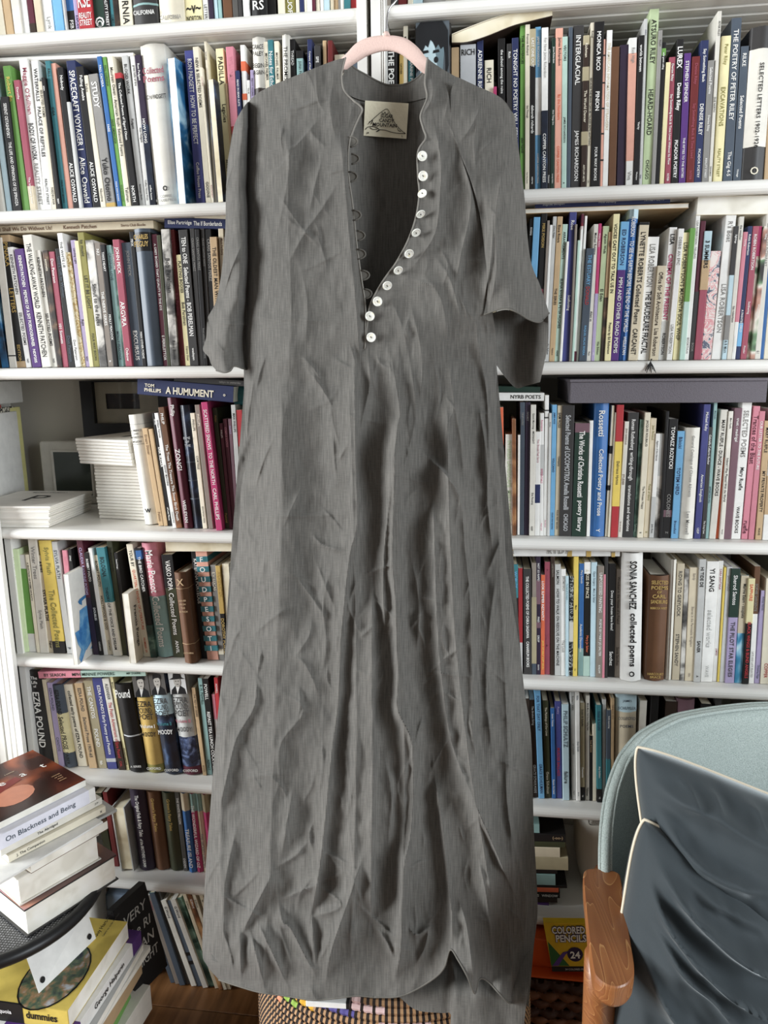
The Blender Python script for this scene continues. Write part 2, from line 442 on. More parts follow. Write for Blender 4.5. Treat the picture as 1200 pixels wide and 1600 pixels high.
def shelf_row(shelf, side, where, anchor, data, from_end, setback=0.024):
    """each line: bottom-left px, bottom-right px, top-left px, top py ; colour ; ink ; text ; options"""
    rows = [ln.strip() for ln in data.strip().splitlines() if ln.strip()]
    z = SHELF_Z[shelf] if shelf is not None else 0.0
    made = []
    prev = -9
    for ln in rows:
        f = [x.strip() for x in ln.split(';')]
        b0, b1, t0, ty = map(float, f[0].split())
        col = f[1]; tcol = f[2] if len(f) > 2 else ''; text = legible(f[3]) if len(f) > 3 else ''
        opt = f[4].split() if len(f) > 4 else []
        od = dict(x.split('=', 1) for x in opt if '=' in x)
        sb = setback + float(od.get('in', 0)) + random.uniform(-0.003, 0.003)
        Y = D + sb
        X0, X1 = X_at(b0, Y, z), X_at(b1, Y, z)
        tp = P(t0, ty, Y)
        lean = math.atan2(tp.x - X0, tp.z - z)
        lim = math.radians(float(od.get('lim', 7)))
        lean = max(-lim, min(lim, lean))
        Ht = min((tp.z - z) / math.cos(lean), 0.30)
        Ht = min(Ht, ({1: 0.232}.get(shelf, (SHELF_Z[shelf - 1] - z - 0.0205) if shelf else 0.226)) / math.cos(lean) - abs(math.tan(lean)) * 0.012)
        W = max((X1 - X0) * math.cos(lean) * 0.985, 0.0035)
        if X0 < prev: X0 = prev
        prev = X0 + W / math.cos(lean) * 0.99
        hard = 'hc' in opt
        Dp = float(od.get('d', min(0.205, max(0.105, Ht * random.uniform(0.62, 0.7)))))
        bands = []
        if 'band' in od:
            for b in od['band'].split(','):
                r, c = b.split(':'); a0, a1 = r.split('-'); bands.append((float(a0), float(a1), c.replace('_', ' ')))
        stack = None
        if 'st' in od:
            stack = []
            for b in od['st'].split(','):
                s, fr, hg, c = b.split(':'); stack.append((s.replace('_', ' ').replace('^', ':'), float(fr), float(hg) / 1000, c.replace('_', ' ')))
        cl, sl = math.cos(lean), math.sin(lean)
        lift = W * sl if sl > 0 else 0.0
        m = Matrix(((cl, 0, sl, X0), (0, 1, 0, Y), (-sl, 0, cl, z + lift + 0.0004), (0, 0, 0, 1)))
        if 'yaw' in od: m = m @ Matrix.Rotation(math.radians(float(od['yaw'])), 4, 'Z')
        if 'flip' in opt: m = m @ Matrix.Translation((W, Dp, 0)) @ Matrix.Rotation(math.pi, 4, 'Z')
        o = make_book(m, W, Ht, Dp, col, tcol, text, hard, bands, stack, bold=float(od.get('bold', 1)), thick=float(od.get('th', 0.48)), name='hardcover_book' if hard else ('magazine' if shelf is None else 'paperback_book'))
        if 'por' in od:
            q = od['por'].split(','); o['portrait'] = [W, Ht, float(q[0]), float(q[1]), int(q[2])]
        o['_px'] = (b1 - b0) * max(1.0, min(250.0, (1.0 if shelf != 1 else 0.0) * 400 + 60 - b0 * 0.09))
        made.append((o, W, Ht, col, tcol, text, bands, hard, 'flip' in opt))
    n = len(made)
    if shelf is not None: ROW_ENDS.append((shelf, side, made[-1][0].matrix_basis.translation.x + made[-1][1] + 0.004 if side == 'L' else made[0][0].matrix_basis.translation.x - 0.004, setback))
    for i, (o, W, Ht, col, tcol, text, bands, hard, flip) in enumerate(made):
        k = n - i if from_end else i + 1
        kind = 'hardcover' if hard else 'paperback'
        c = col
        if bands and bands[0][2] != col and len(bands) == 1: c = bands[0][2] + '-and-' + col if ' ' not in bands[0][2] else col
        it = 'turned page-edges outward' if flip else (('with %s lettering' % tcol.split('/')[0]) if tcol and text else 'without lettering')
        lab = ' '.join(('%s %s %s %s, %s %s, %s' % (size_word(W, Ht), c, kind, it, ordinal(k), anchor, where)).split()).replace(' ,', ',')
        if len(lab.split()) > 16: lab = lab.replace(size_word(W, Ht) + ' ', '', 1) if size_word(W, Ht) else lab.replace('without lettering', 'unlettered')
        if len(lab.replace('-and-', ' ').split()) > 16: lab = lab.replace('bookcase ', '')
        tag(o, lab, 'book', 'books on the %s' % where)
    return made
def lying_book(px0, px1, pyb0, pyb1, pth, Y, col, tcol='', text='', label='', hard=False, Dp=0.15, pages=False, bands=(), group=None):
    """book lying flat, spine or page edges to the front: bottom edge from (px0, pyb0) to (px1, pyb1), pth pixels thick"""
    text = legible(text)
    A, B = P(px0, pyb0, Y), P(px1, pyb1, Y)
    up = P(px0, pyb0 - pth, Y)
    W = (up - A).length; Ht = (B - A).length
    ex = (B - A).normalized()
    ez = Vector((-ex.z, 0, ex.x))
    # local x -> up, local y -> into the shelf, local z -> back along the spine
    m = Matrix(((ez.x, 0, -ex.x, B.x), (0, 1, 0, Y), (ez.z, 0, -ex.z, B.z), (0, 0, 0, 1)))
    if pages:
        m = m @ Matrix.Translation((0, Dp, Ht)) @ Matrix.Rotation(math.pi, 4, 'X')
    o = make_book(m, W, Ht, Dp, col, tcol, text, hard, bands)
    tag(o, label, 'book', group)
    return o
LW = 'of the bookcase behind the mesh table'
RW = 'of the bookcase behind the armchair'
def rowname(k): return 'row ' + ['zero', 'one', 'two', 'three', 'four', 'five', 'six', 'seven', 'eight'][k]
WL = lambda s: s + ' shelf behind the table'
WR = lambda s: s + ' shelf behind the chair'
# ---- top shelf, lower ends of the spines only
shelf_row(1, 'L', WL('top'), 'from the post', '''
-14 11 -38 -110;cream;black;lost letters
12 23 -14 -120;tan;dark brown;tales;band=0-0.3:cream
24 37 0 -125;off-white;grey;journal
38 48 16 -120;white;grey;verse/q
49 58 28 -100;maroon;black;Rossetti;band=0.86-1:dark_brown
59 70 38 -110;beige;black;X Asch Kranz
71 87 50 -120;white;grey;songs/Lyrik
88 102 68 -118;sky blue;white;the cave/days
103 106 84 -100;light grey
106 118 87 -112;blue;white;/FSB;band=0.77-1:black
118 125 100 -105;lavender;navy;passage/KAPLAN
125 148 108 -108;red;white;;st=REALITY:0.83:8:white,STREET:0.9:8:white,RSE:0.68:20:white
148 165 132 -118;dark green;white;house/O;st=O:0.9:14:white
165 174 150 -100;black;white;essays/REALITY STREET
174 180 160 -100;teal;black;late/CAMERA
180 188 166 -100;dark photo;tan;dark/works
188 209 175 -116;cream;black;letters/CALIFORNIA
210 249 197 -128;charcoal;white;;hc st=CALIFORNIA:0.87:6:white band=0.78-0.8:pale_teal
250 290 238 -130;cream;grey;;hc st=CALIFORNIA:0.93:6:grey
291 318 280 -120;pale yellow;black;;st=NORTON:0.93:7:black,~v~:0.84:16:black
319 328 308 -105;white;charcoal;ZUKOFSKY/LETTERS
328 335 318 -96;dark purple;white;poems/x
336 342 326 -100;pale blue;black;notes/a
343 348 333 -100;pale teal;black;prose
350 365 341 -112;brown;black;;
365 374 357 -95;dark grey;black;plain/o
374 379 366 -105;charcoal;white;x
381 391 373 -110;white;black;new
393 419 386 -120;black;white;;hc st=RS:0.86:12:white
420 432 414 -108;black;grey;night
435 446 429 -110;cream
446 462 440 -100;olive;white;green/UOP
463 469 458 -110;cream;black;a/z
469 476 464 -105;navy;white;sea
476 480 471 -100;cream;black;minor/poems
480 488 476 -110;white;black;collected
488 493 484 -98;maroon;white;wine
494 500 490 -104;cream;black;light
501 506 497 -110;white;black;air
506 516 503 -100;pale blue;black;blue/verse
517 522 514 -112;beige;black;ode
522 529 519 -99;tan;black;earth
529 532 527 -103;grey
532 537 530 -108;white;black;snow
537 547 535 -112;teal;white;lake
548 557 546 -104;red;white;rose
''', True)
shelf_row(1, 'R', WR('top'), 'from the post', '''
603 611 604 -100;taupe;black;one
611 622 612 -110;charcoal;tan;two
622 637 623 -104;dark red;white;three
637 645 638 -110;cream;black;four
645 660 646 -112;pale blue;black;five
660 690 662 -120;grey;white;six;hc
''', False)
# ---- second shelf
shelf_row(2, 'L', WL('second'), 'from the dress', '''
-4 8 -35 120;off-white;black;cloud
11 20 -18 117;pale blue;black;water
21 34 0 152;black;white;SERENT OSTASHEVSKY/THE LIFE AND OPINIONS OF DJ SPINOZA
36 48 4 104;green;yellow;Robert fin/poems
48 57 21 126;rose;white;Dorothy/The imaginary lover;band=0.8-1:beige
58 71 28 93;white;rose/black/grey;Maggie O'Sullivan/BODY OF WORK/REALITY STREET;th=0.66
71 82 48 95;white;black;WATERFALLS/PALACE OF REPTILES/REALITY STREET
82 89 59 128;cream;black;SELECTED POEMS/NIEDECKER
90 96 64 122;black;white;stan/apps
96 104 68 96;teal;black;FALL/IDEA/FOUR WAY BOOKS
106 115 77 100;salmon
115 124 89 106;black;white;Nobody/ALICE OSWALD;th=0.62
124 129 104 160;light grey
130 144 102 96;navy;white;SPACECRAFT VOYAGER 1/Alice Oswald;th=0.62
146 158 118 105;black;white;Falling Awake/ALICE OSWALD
158 166 129 119;cream;black;Yoko/Nicotine
167 181 138 117;grey;white/black;STUDY/Yuko Otomo;bold=2 th=0.6 band=0.955-0.99:gold
184 191 151 89;blue;white;FALL CAMERA/FARE/FOUR WAY BOOKS
191 197 159 90;green;black;FALL CORINNA/DEAR AMERICANA/FOUR WAY BOOKS
196 205 166 89;cream;black;Maureen Owen - American Rush: Selected Poems/Talisman
207 217 179 115;black;white;The Collected Poems of Sigurd Olson/NORTH;band=0-0.04:red
216 225 187 88;light grey;black;BLOOD WORK/Padgett/Bamberger Books
224 232 199 89;white;black;great balls of fire/Ron Padgett/Coffee House Press
231 240 206 87;dark purple;white;Ron Padgett/HOW LONG/coffee house;band=0.45-1:night_photo
240 278 212 62;off-white;grey;;hc d=0.16 st=Collected:0.16:9:rose,Poems:0.21:9:rose,RON_PADGETT:0.32:6:black,COFFEE:0.94:4:grey,HOUSE_PRESS:0.965:4:grey,o:0.89:11:black
279 292 261 92;blue photo;;;flip yaw=-10 in=-0.012
307 321 288 80;indigo;white;RON PADGETT/HOW TO BE PERFECT/Coffee House Press
322 331 301 74;cream;black;NEW & SELECTED POEMS/GODINE
331 335 312 106;cream;rose;Toujours l'amour/RON PADGETT
336 339 318 61;cream;black;TULSA KID
340 350 324 125;night photo;;;flip yaw=-9 in=-0.012
352 364 334 77;pale yellow;black;PADILLA/Legacies/SELECTED POEMS;th=0.6
364 368 350 131;tan;black;small
368 379 352 74;red;pink;WILLIAMS;band=0-0.5:pink
379 385 367 111;navy;white;READ IN BEAR SUITS
385 392 374 71;white;orange;tower;band=0.1-0.16:orange,0.3-0.34:orange,0.5-0.55:orange
392 397 384 126;white;black;The B
397 402 390 110;lavender;black;PRETTY YOUNG
402 422 392 60;off-white;black;;hc st=GRACE:0.06:6:black,PALEY:0.1:6:black,BEGIN:0.17:6:black,AGAIN:0.21:6:black band=0.3-1:dark_photo
422 429 411 66;cream;black;MICHAEL PALMER/THE
429 437 418 63;teal;white;Notes for Echo Lake/PALMER;th=0.7
437 444 428 65;cream;black;MICHAEL PALMER/SUN
446 458 440 55;off-white;black;THE PROMISES OF GLASS;hc th=0.5
458 466 452 62;black;white;THREAD/MP
468 478 463 80;pale teal;black;Johan Pr/At;band=0-0.05:black
484 491 480 62;navy;white;Company of Moths/P
495 504 491 72;charcoal;white;SPE/o
508 514 504 64;tan;gold;gold
515 522 512 64;dark red;black;red
''', True)
shelf_row(2, 'R', WR('second'), 'from the post', '''
603 621 602 62;black;white;THE POEMS OF B/KNOTT;bold=2 th=0.5
623 629 624 86;gold;black;CATHER
630 637 630 36;cream;black;Marie Ponsot
638 648 638 80;teal;white;MARINE POEMS
649 704 648 36;charcoal;;;hc d=0.16 por=0,0.36,2
705 717 705 75;tan;brown;rough
719 743 719 71;silver;black;;st=RICH:0.05:8:black
745 755 745 62;navy;white;ADRIENNE RICH/LATER;th=0.62
758 772 757 95;cream;black;RICH/ON LIES;th=0.5
772 777 771 136;magenta
779 790 778 61;black;white;the school among the ruins/RICH
792 800 792 69;charcoal;white;Rich/TIME'S POWER/x
801 811 800 60;navy;white;TONIGHT NO POETRY WILL SERVE/RICH;th=0.62
812 820 812.6 40;green;black;THE PROVENCES/alen hamill/a
820 827 821 39;cream;black;Frances Richard/See Through/Four Way Books
827 836 828 46;black;white;LAST ONE OUT/deborah richards/subpress;band=0-0.22:khaki
836 845 836 43;sky blue;white;JAMES RICHARDSON/DURING/COPPER CANYON PRESS;band=0.3-0.65:white
845 855 846.6 44;white;grey/white;For Now James Richardson/COPPER CANYON PRESS;band=0.5-1:night_photo
855 859.6 856 63;black;white;RICHARDSON/Princeton
859.6 866 862 60;dark green;white;James Richardson/How Things Are/Carnegie Mellon
866 877 868.6 45;salmon;black/orange;James Richardson/By the Numbers/COPPER CANYON PRESS
877 885 879 58;mint;black;VECTORS/JAMES RICHARDSON/A
885 891 889 43;slate;grey;reflections
891 907 896 41;charcoal;white;INTERGLACIAL/JAMES RICHARDSON
907 916 912 56;dark brown;cream;Richman/The World Dancer/ASYLUM ARTS;band=0-0.06:khaki,0.2-0.29:khaki,0.62-0.71:khaki
916 922 923 36;cream;black;Rickel/BECAUSE THE BRAIN CAN BE TALKED INTO ANYTHING/LSU
922 937 929 35;black;white;MONICA RICO/PINION/FOUR WAY BOOKS;bold=1.6 th=0.42
937 941 942 62;salmon;;;band=0.1-0.11:black,0.28-0.29:black,0.45-0.46:black,0.62-0.63:black,0.8-0.81:black
941 950 948 48;white;beige;THE AMERICAN INFORMATION OF STRANGERS
950 962 956 74;brown;tan;ore
963 977 969 71;dark purple;grey;plum
977 989 983 60;white;grey;Rex High/Viva;band=0.1-0.82:salmon
989 998 998 56;black;white;worlds between/Verity/Wesleyan
998 1003 1007 30;light grey;navy;gingham/lines
1003 1017 1016 12;pale green;black;ATSURO RILEY/HEARD-HOARD/CHICAGO;th=0.5
1017 1023 1029 48;grey;dark grey;RILEY
1023 1030 1034 67;black;white;wild geese calling;band=0.04-0.09:green
1030 1037 1041 98;pale yellow;black;thin
1038 1048 1046 90;rose;white;Denise Riley/Say Something Back & Time Lived Without Its Flow/NYRB
1048.6 1059 1058 62;black;white;LUREX/Denise Riley/PICADOR POETRY;bold=2 th=0.75
1060 1071 1069 84;purple;white;STEPHEN SPENDER/o/THE FIFTIES TO THE SIXTIES
1072 1084 1082 89;dark red;rose;Denise Riley/Say Something Back & Time Lived/NYRB
1084 1096 1095.6 64;navy;white;Say Something Back/DENISE RILEY/PICADOR POETRY
1096.6 1106 1107 95;grey;white;Selected Poems/Denise Riley/REALITY STREET
1106 1112 1122 18;off-white;black;PETER RILEY/DUE NORTH/SHEARSMAN
1113.6 1128 1128 57;pale yellow;olive;Peter Riley/EXCAVATIONS/REALITY STREET;th=0.45
1129 1144 1144 29;slate;white;THE POETRY OF PETER RILEY/The Gig 4-5;th=0.5
1145 1157 1158 73;blue;white;RILKE/Selected Poems/Vintage;band=0-1:slate
1157 1193 1174 44;charcoal;black;/SELECTED LETTERS 1902-1926/;hc th=0.2 st=O:0.93:10:cream band=0.14-0.77:off-white
1193 1204 1206 66;tan;white;bird
''', False)
# ---- third shelf
shelf_row(3, 'L', WL('third'), 'from the dress', '''
3 14 -22 430;blue photo;black;waters/a
15 26 -9 372;off-white;black;the white frame;band=0.9-0.91:black
26 40 -1 368;tan;gold;PINAKA/LETTERS/EDITION;band=0.05-0.95:black
41 50 11 387;white;black;KENNETH PATCHEN/SELECTED POEMS/ND
51 65 22 390;purple;white;KENNETH PATCHEN/MEMOIRS OF A SHY PORNOGRAPHER/NDP205;bold=2 th=0.45
66 80 35 368;off-white;black;THE WALKING-AWAY WORLD/KENNETH PATCHEN/x;th=0.6
80 89 52 392;off-white;black;KENNETH PATCHEN/SELECTED POEMS/ND
89 97 65 392;dark photo;cream;sonnets/dark
97 106 74 394;rose;white;Don Paterson/101 Sonnets/f
108 118 86 389;black;slate;God's Gift to Women/Don Paterson
118 126 89 365;white;black;THE WHITE LIE/Don Paterson
125 131 100 395;gold pattern
132 140 108 376;lavender;black;Landing Light/Rain/faber
140 146 116 377;pale yellow
145 155 119 364;olive;black;to music/LET IT BE LIGHT/FOUR WAY BOOKS
156 168 133 376;grey photo;black;/Shout to the Faces/x
169 178 147 380;taupe;white;NU/THE NERVE SERIES/B
177 184 156 383;black;white;TAKE HEART/MOLLY PEACOCK/o
182 190 162 384;pale teal;slate;ORIGINAL LOVE/MOLLY PEACOCK
190 195 170 386;green photo;white;CORNUCOPIA
195 205 174 375;salmon;white;JOHN PECK/ARGVRA/Oxbow;th=0.66 band=0-1:rose
204.5 220 185 380;slate;grey/white;JOHN PECK/EXCURSUS;th=0.42
219 225.5 198 363;black;white;PECK/MAN OTHER POEMS
225.5 251 204.5 359;slate;;;hc st=CHARLES:0.06:7:gold,PEGUY:0.11:8:gold band=0.025-0.16:black
250.5 259 231.6 367;maroon;white;A GREY BOARD THAT QUALITY BY THE EYE/E PERELETTOR
257 263 240 368;dark olive;cream;notes
262 275 246 359;grey photo;black;/Bob Perelman/Roof Books
274.5 283 255.6 360;dark red;rose;a.k.a./Bob Perelman/Roof
282 291 266.6 399;pale yellow;black;PLAYING BODIES/Bob Perelman/Francie Shaw
292 306 273.6 360;charcoal;white;TEN to ONE/Selected Poems - BOB PERELMAN/wesleyan;bold=1.8 th=0.5
305 312 290 358;charcoal;grey;CRAIG SANTOS PEREZ
312 319 298 359;black;grey;CRAIG SANTOS PEREZ/from unincorporated territory
319 325 306 358;charcoal;grey;CRAIG SANTOS PEREZ
325 334 313 359;black;grey;CRAIG SANTOS PEREZ/guma
334 345 322 371;tan;black;THE OLDEST MAN WITH THE NAME AMERICA
345 353 334 358;beige;brown;Mark Perlberg/THE
353 360 344 371;dark brown;white;x
360 372 354 385;cream;black;gold
''', True)
shelf_row(3, 'R', WR('third'), 'from the dress', '''
815 821 828 342;black;white;RIVERS
822 832 834 340;sky blue
834 843 846 334;black;gold;MIKE POISON/DAVID;band=0.5-1:rose
844 848 855 345;taupe
848 852 859 352;white
852 858 864 339;light grey;black;Chris Ribbs/the Refuse
858 866 871 339;salmon;black;Elena Rivera/THE SERIES/Nightboat;band=0-1:tan
866 874 879 351;mint;black;ARRANGEMENTS/ELENA RIVERA & PETER HUGHES/AERIE
874 878 885 378;white
878 889 890 332;indigo;white;Rose/Scaffolding/o
889 891.5 898 351;taupe
891.5 894 901 376;mint
893 897 905 335;white;red;CANTO;band=0-0.08:maroon,0.93-1:maroon
897 901 910.5 338;white;red;marks
901 913 912.7 389;blue;sky blue/red/sky blue;THE ESTUARY/DONALD/RAQUEL SALAS RIVERA;band=0-1:slate
913 920.5 924.6 351;off-white;black;Michael Robbins/Alien vs/Poet
920.5 925.5 932 350;magenta;white;Walker Robert/pink;band=0.5-1:lavender
926 936 940 354;pale green;black;Agustin Weda/El Eden/Vita Edition
936 942 949 363;tan;black;HEAT/x;band=0.5-1:dark_photo
942 952 956 335;pale yellow;black;VOICES CAST OUT TO TALK US IN/Poems by Ed Roberson;bold=1.5 th=0.5
953.6 966 970 347;purple;navy/white;ED ROBERSON/MPH AND OTHER ROAD POEMS;band=0-0.34:sky_blue
966 981 983 328;blue;white;ROBERSON/TO SEE the EARTH BEFORE THE END OF THE WORLD/WESLEYAN;hc band=0-0.06:pale_blue
981 996 999 348;beige;black;LYNETTE ROBERTS Collected Poems/CARCANET;th=0.5 band=0-0.02:black
996 1014 1012 371;white;grey/black;LISA ROBERTSON/THE BAUDELAIRE FRACTAL;bold=1.6 th=0.5
1014.5 1028 1027 416;beige;dark brown;Office for Soft Architecture/Lisa Robertson
1028 1040 1046 356;white;black/magenta/black;LISA/CINEMA OF THE PRESENT/ROBERTSON;bold=1.6 th=0.55 band=0.7-1:light_grey
1040 1049 1059 358;white;grey;DEBBIE: AN EPIC/LISA ROBERTSON
1051 1061 1068 364;khaki;dark olive;LISA ROBERTSON'S MAGENTA SOUL WHIP;band=0-1:pale_yellow th=0.6
1061 1069 1078 357;green;;;band=0-0.55:green,0.55-1:mint
1069 1076 1088 329;white;grey;LISA ROBERTSON - NILLING/BOOKTHUG
1076 1083.6 1095.6 346;maroon;grey;dark/BOOK;band=0.5-1:charcoal
1083.6 1095 1101 361.6;rose;black;3 SUMMERS/x;band=0-0.22:pale_blue,0.22-0.45:tan bold=1.6 th=0.55
1095 1111 1110.5 393;pink scribble
1111 1127 1135 333.5;white;grey;R's Boat/LISA ROBERTSON/x;th=0.45
1127.7 1135.5 1147 354;pale blue;white/black;Sightings/A R Mort;band=0-0.36:charcoal,0.66-0.85:grey
1135.5 1142.5 1156 339;off-white;black;the weather/lisa robertson/o
1142.5 1149 1162 363;white;white;Turning/Lisa Robertson;band=0-0.7:pink
1149 1156 1169 354;navy;white;Robin Robertson/A PAINTED FIELD/x;band=0.72-0.9:sky_blue
1156.7 1166 1177 354;rose;white;ROBIN ROBERTSON/Swithering/Picador
1166 1171 1186 354;collage;black;/hill of doors;band=0-0.22:magenta
1171 1178 1193 354;collage;white;Sailing/Wrecking Light/x
1178 1187 1197 333;off-white;grey;MERCIES COUNTERPART/61
1187 1193 1205 350;blue;white;Collected
1193 1203 1212 352;cream;black;cream
''', False)
# ---- fourth shelf
shelf_row(4, 'L', WL('fourth'), 'from the dress', '''
226 248 199.5 649;off-white;black;;hc in=0.025 st=ROMANCE:0.14:3.5:charcoal,AND:0.17:3:charcoal,MARSTON:0.2:3.5:charcoal,MOOSE:0.24:3.5:charcoal,w:0.87:11:black band=0.085-0.088:charcoal,0.262-0.265:charcoal
248 255.6 222 670;tan;brown;Dream Dinner/Pethoti;in=0.012
256 262 231.6 671;tan;;;in=0.012
262 270 237 646;black;white;first/ERIK BLEGER/of Lost Places;in=0.012
270 276 241 646;white;black;William Penrose/GHOST MACHINE/Commune 0900
276 285 247 637;brown;white;PHILIP/The Trees The Treasure The Snow Birch Death;band=0.7-1:brown_photo
287 301.6 260 622;maroon;white;Philip/ZONG!/WESLEYAN;hc th=0.5
301.6 317 279 634;night photo;grey;;hc st=RIME:0.26:4:silver,OF:0.29:4:silver,THE:0.32:4:silver band=0.45-0.46:slate,0.6-0.61:slate,0.75-0.76:slate
317 324 297 646;cream;black;PHILLIPS/CORTEGE/GRAYWOLF PRESS
326 333.6 304 633;taupe;cream;PHILLIPS/x
338 348 314 629;magenta;white;SCATTERED SNOWS/TO THE NORTH/CARL PHILLIPS/o;th=0.55 in=-0.012
349 356 328 638;dark olive;gold;Phillips/Pastoral
356 361 340 662;maroon;white;PHILLIPS
361 367 345 655;maroon;pink;CORPUS SOCIUS/x;band=0-1:maroon
367 372 354 655;mauve;lavender;SILENCE
372 379 359 633;light grey;black;MAX PHILLIPS/A/GOD
379 388 367 641;cream;red;shells;band=0-0.3:red
''', True, 0.03)
shelf_row(4, 'R', WR('fourth'), 'from the dress', '''
779 788 777 637;white;;;band=0-0.4:orange
789 801 790 679;off-white;pale green;INTEREX LANDSCAPE/MEET SYNOPTIC/o
801 807 800 655;brown photo
808 812 809 680;white
812 819 813 629;slate;grey;TRIPWIRE/x
819 826.5 821 629;dark purple;grey;IVORY/x
827 835 829.6 633;off-white;black;Good Morning - MIDNIGHT/Eva Rausing/REEF
835 843 837 675;white;rose;You Should Feel Sorry;band=0.5-0.68:navy
843 849 844 646;white;magenta;Resonance/EVIDENTIALS/Noah Land;band=0.25-0.5:light_grey
849 855 851.6 618;white;magenta;x/y/the answer;band=0.1-0.11:charcoal,0.15-0.16:charcoal
855 859 858 646;light grey;black;Broken/x
859 866 863 633;sky blue;navy;JAMIE ROSS/VOLCANO/FOUR WAY BOOKS
866 874 871 634;beige;black;SAM ROSS/Company/FOUR WAY BOOKS
874 892.5 879 634;charcoal;silver;Selected Poems of LOCOMOTRIX Amelia Rosselli/CHICAGO;bold=2 th=0.55
893 915 899 661.7;dark green;white;The Works of Christina Rossetti/poetry library;th=0.42 bold=1.6 band=0-0.08:mauve
916 921.6 921.6 657.6;white;grey;goblin market
922 945 929 630.5;blue;white;Rossetti/Collected Poetry and Prose/Y;th=0.4 bold=1.3 hc
945 949.5 956 634;cream;;;band=0.3-0.36:black,0.6-0.64:black
949.5 953.5 961 645;cream
954 965 964 633;red;charcoal;/Delirious Hymns/x;band=0.27-0.76:yellow
965 972 976 659;off-white;brown;JEAN GARRIGUE/STUDIES/for an actress
972 989 981 645;charcoal;white;Roman Rothenberg/writing-through/translations and variations;th=0.45
989 995 1000 656;teal;mint;The Complete Body/Talisman;band=0-1:green_photo
995 1004 1007 645;cream;black;JACQUES ROUBAUD/The Princess Hoppy/B
1005 1014 1017 654;beige;olive;Jean Rouaud/Fields of Glory/III
1014 1021 1024.5 678;white;black;Agation of the Heroes/John Rives;band=0.6-1:light_grey
1021 1029 1032 678;light grey;grey;photograph;band=0.4-1:grey_photo
1029 1034 1040 643;black;charcoal;THE BALM SELLERS
1034 1048 1045.6 655;black;white/grey;TOMASZ ROZYCKI/COLONIES/Z;th=0.42 bold=1.5 band=0.76-0.82:mauve
1048 1059 1058.5 674;sky blue;navy;Bibicki/TOTEM HERD/Brownfield
1060 1083.6 1071 668.6;off-white;grey;General Catalogue of Chinese Ailments/Leo Maxwell;th=0.25 hc
1084 1094.6 1100 632;indigo;white;Michael Ruby/American Songbook/UDP;th=0.5
1095 1102 1107 668;charcoal;white;Gabriella Ceferrin Rucker/The Song Cave
1102 1107.4 1115.7 629.6;pale teal;navy;Mary Ruefle/APPARITION HILL/x
1107.4 1118 1126.7 640.6;off-white;black;MARY RUEFLE - DUNCE - WAVE BOOKS
1118 1122.6 1131 715;orange
1123 1130 1138 643;off-white;black;Mary Ruefle/Indeed I Was Pleased With the World/Carnegie
1130 1142 1148 638;mauve;white;trust - madrigal/cup
1142 1157 1160 629;white;grey/black;SELECTED POEMS/Mary Ruefle/WAVE BOOKS;th=0.5
1158 1168 1178 635;pink;maroon;Trances of the Blast/ruefle;th=0.7
1169 1178 1187 643;pink;white;OUR LETTER TO THE FUTURE/o
1180 1190 1195 658;tan;black;MARY RUEFLE/MY PRIVATE PROPERTY/WAVE
1191 1203 1207 640;white;black;y;band=0.5-0.8:tan
''', False)
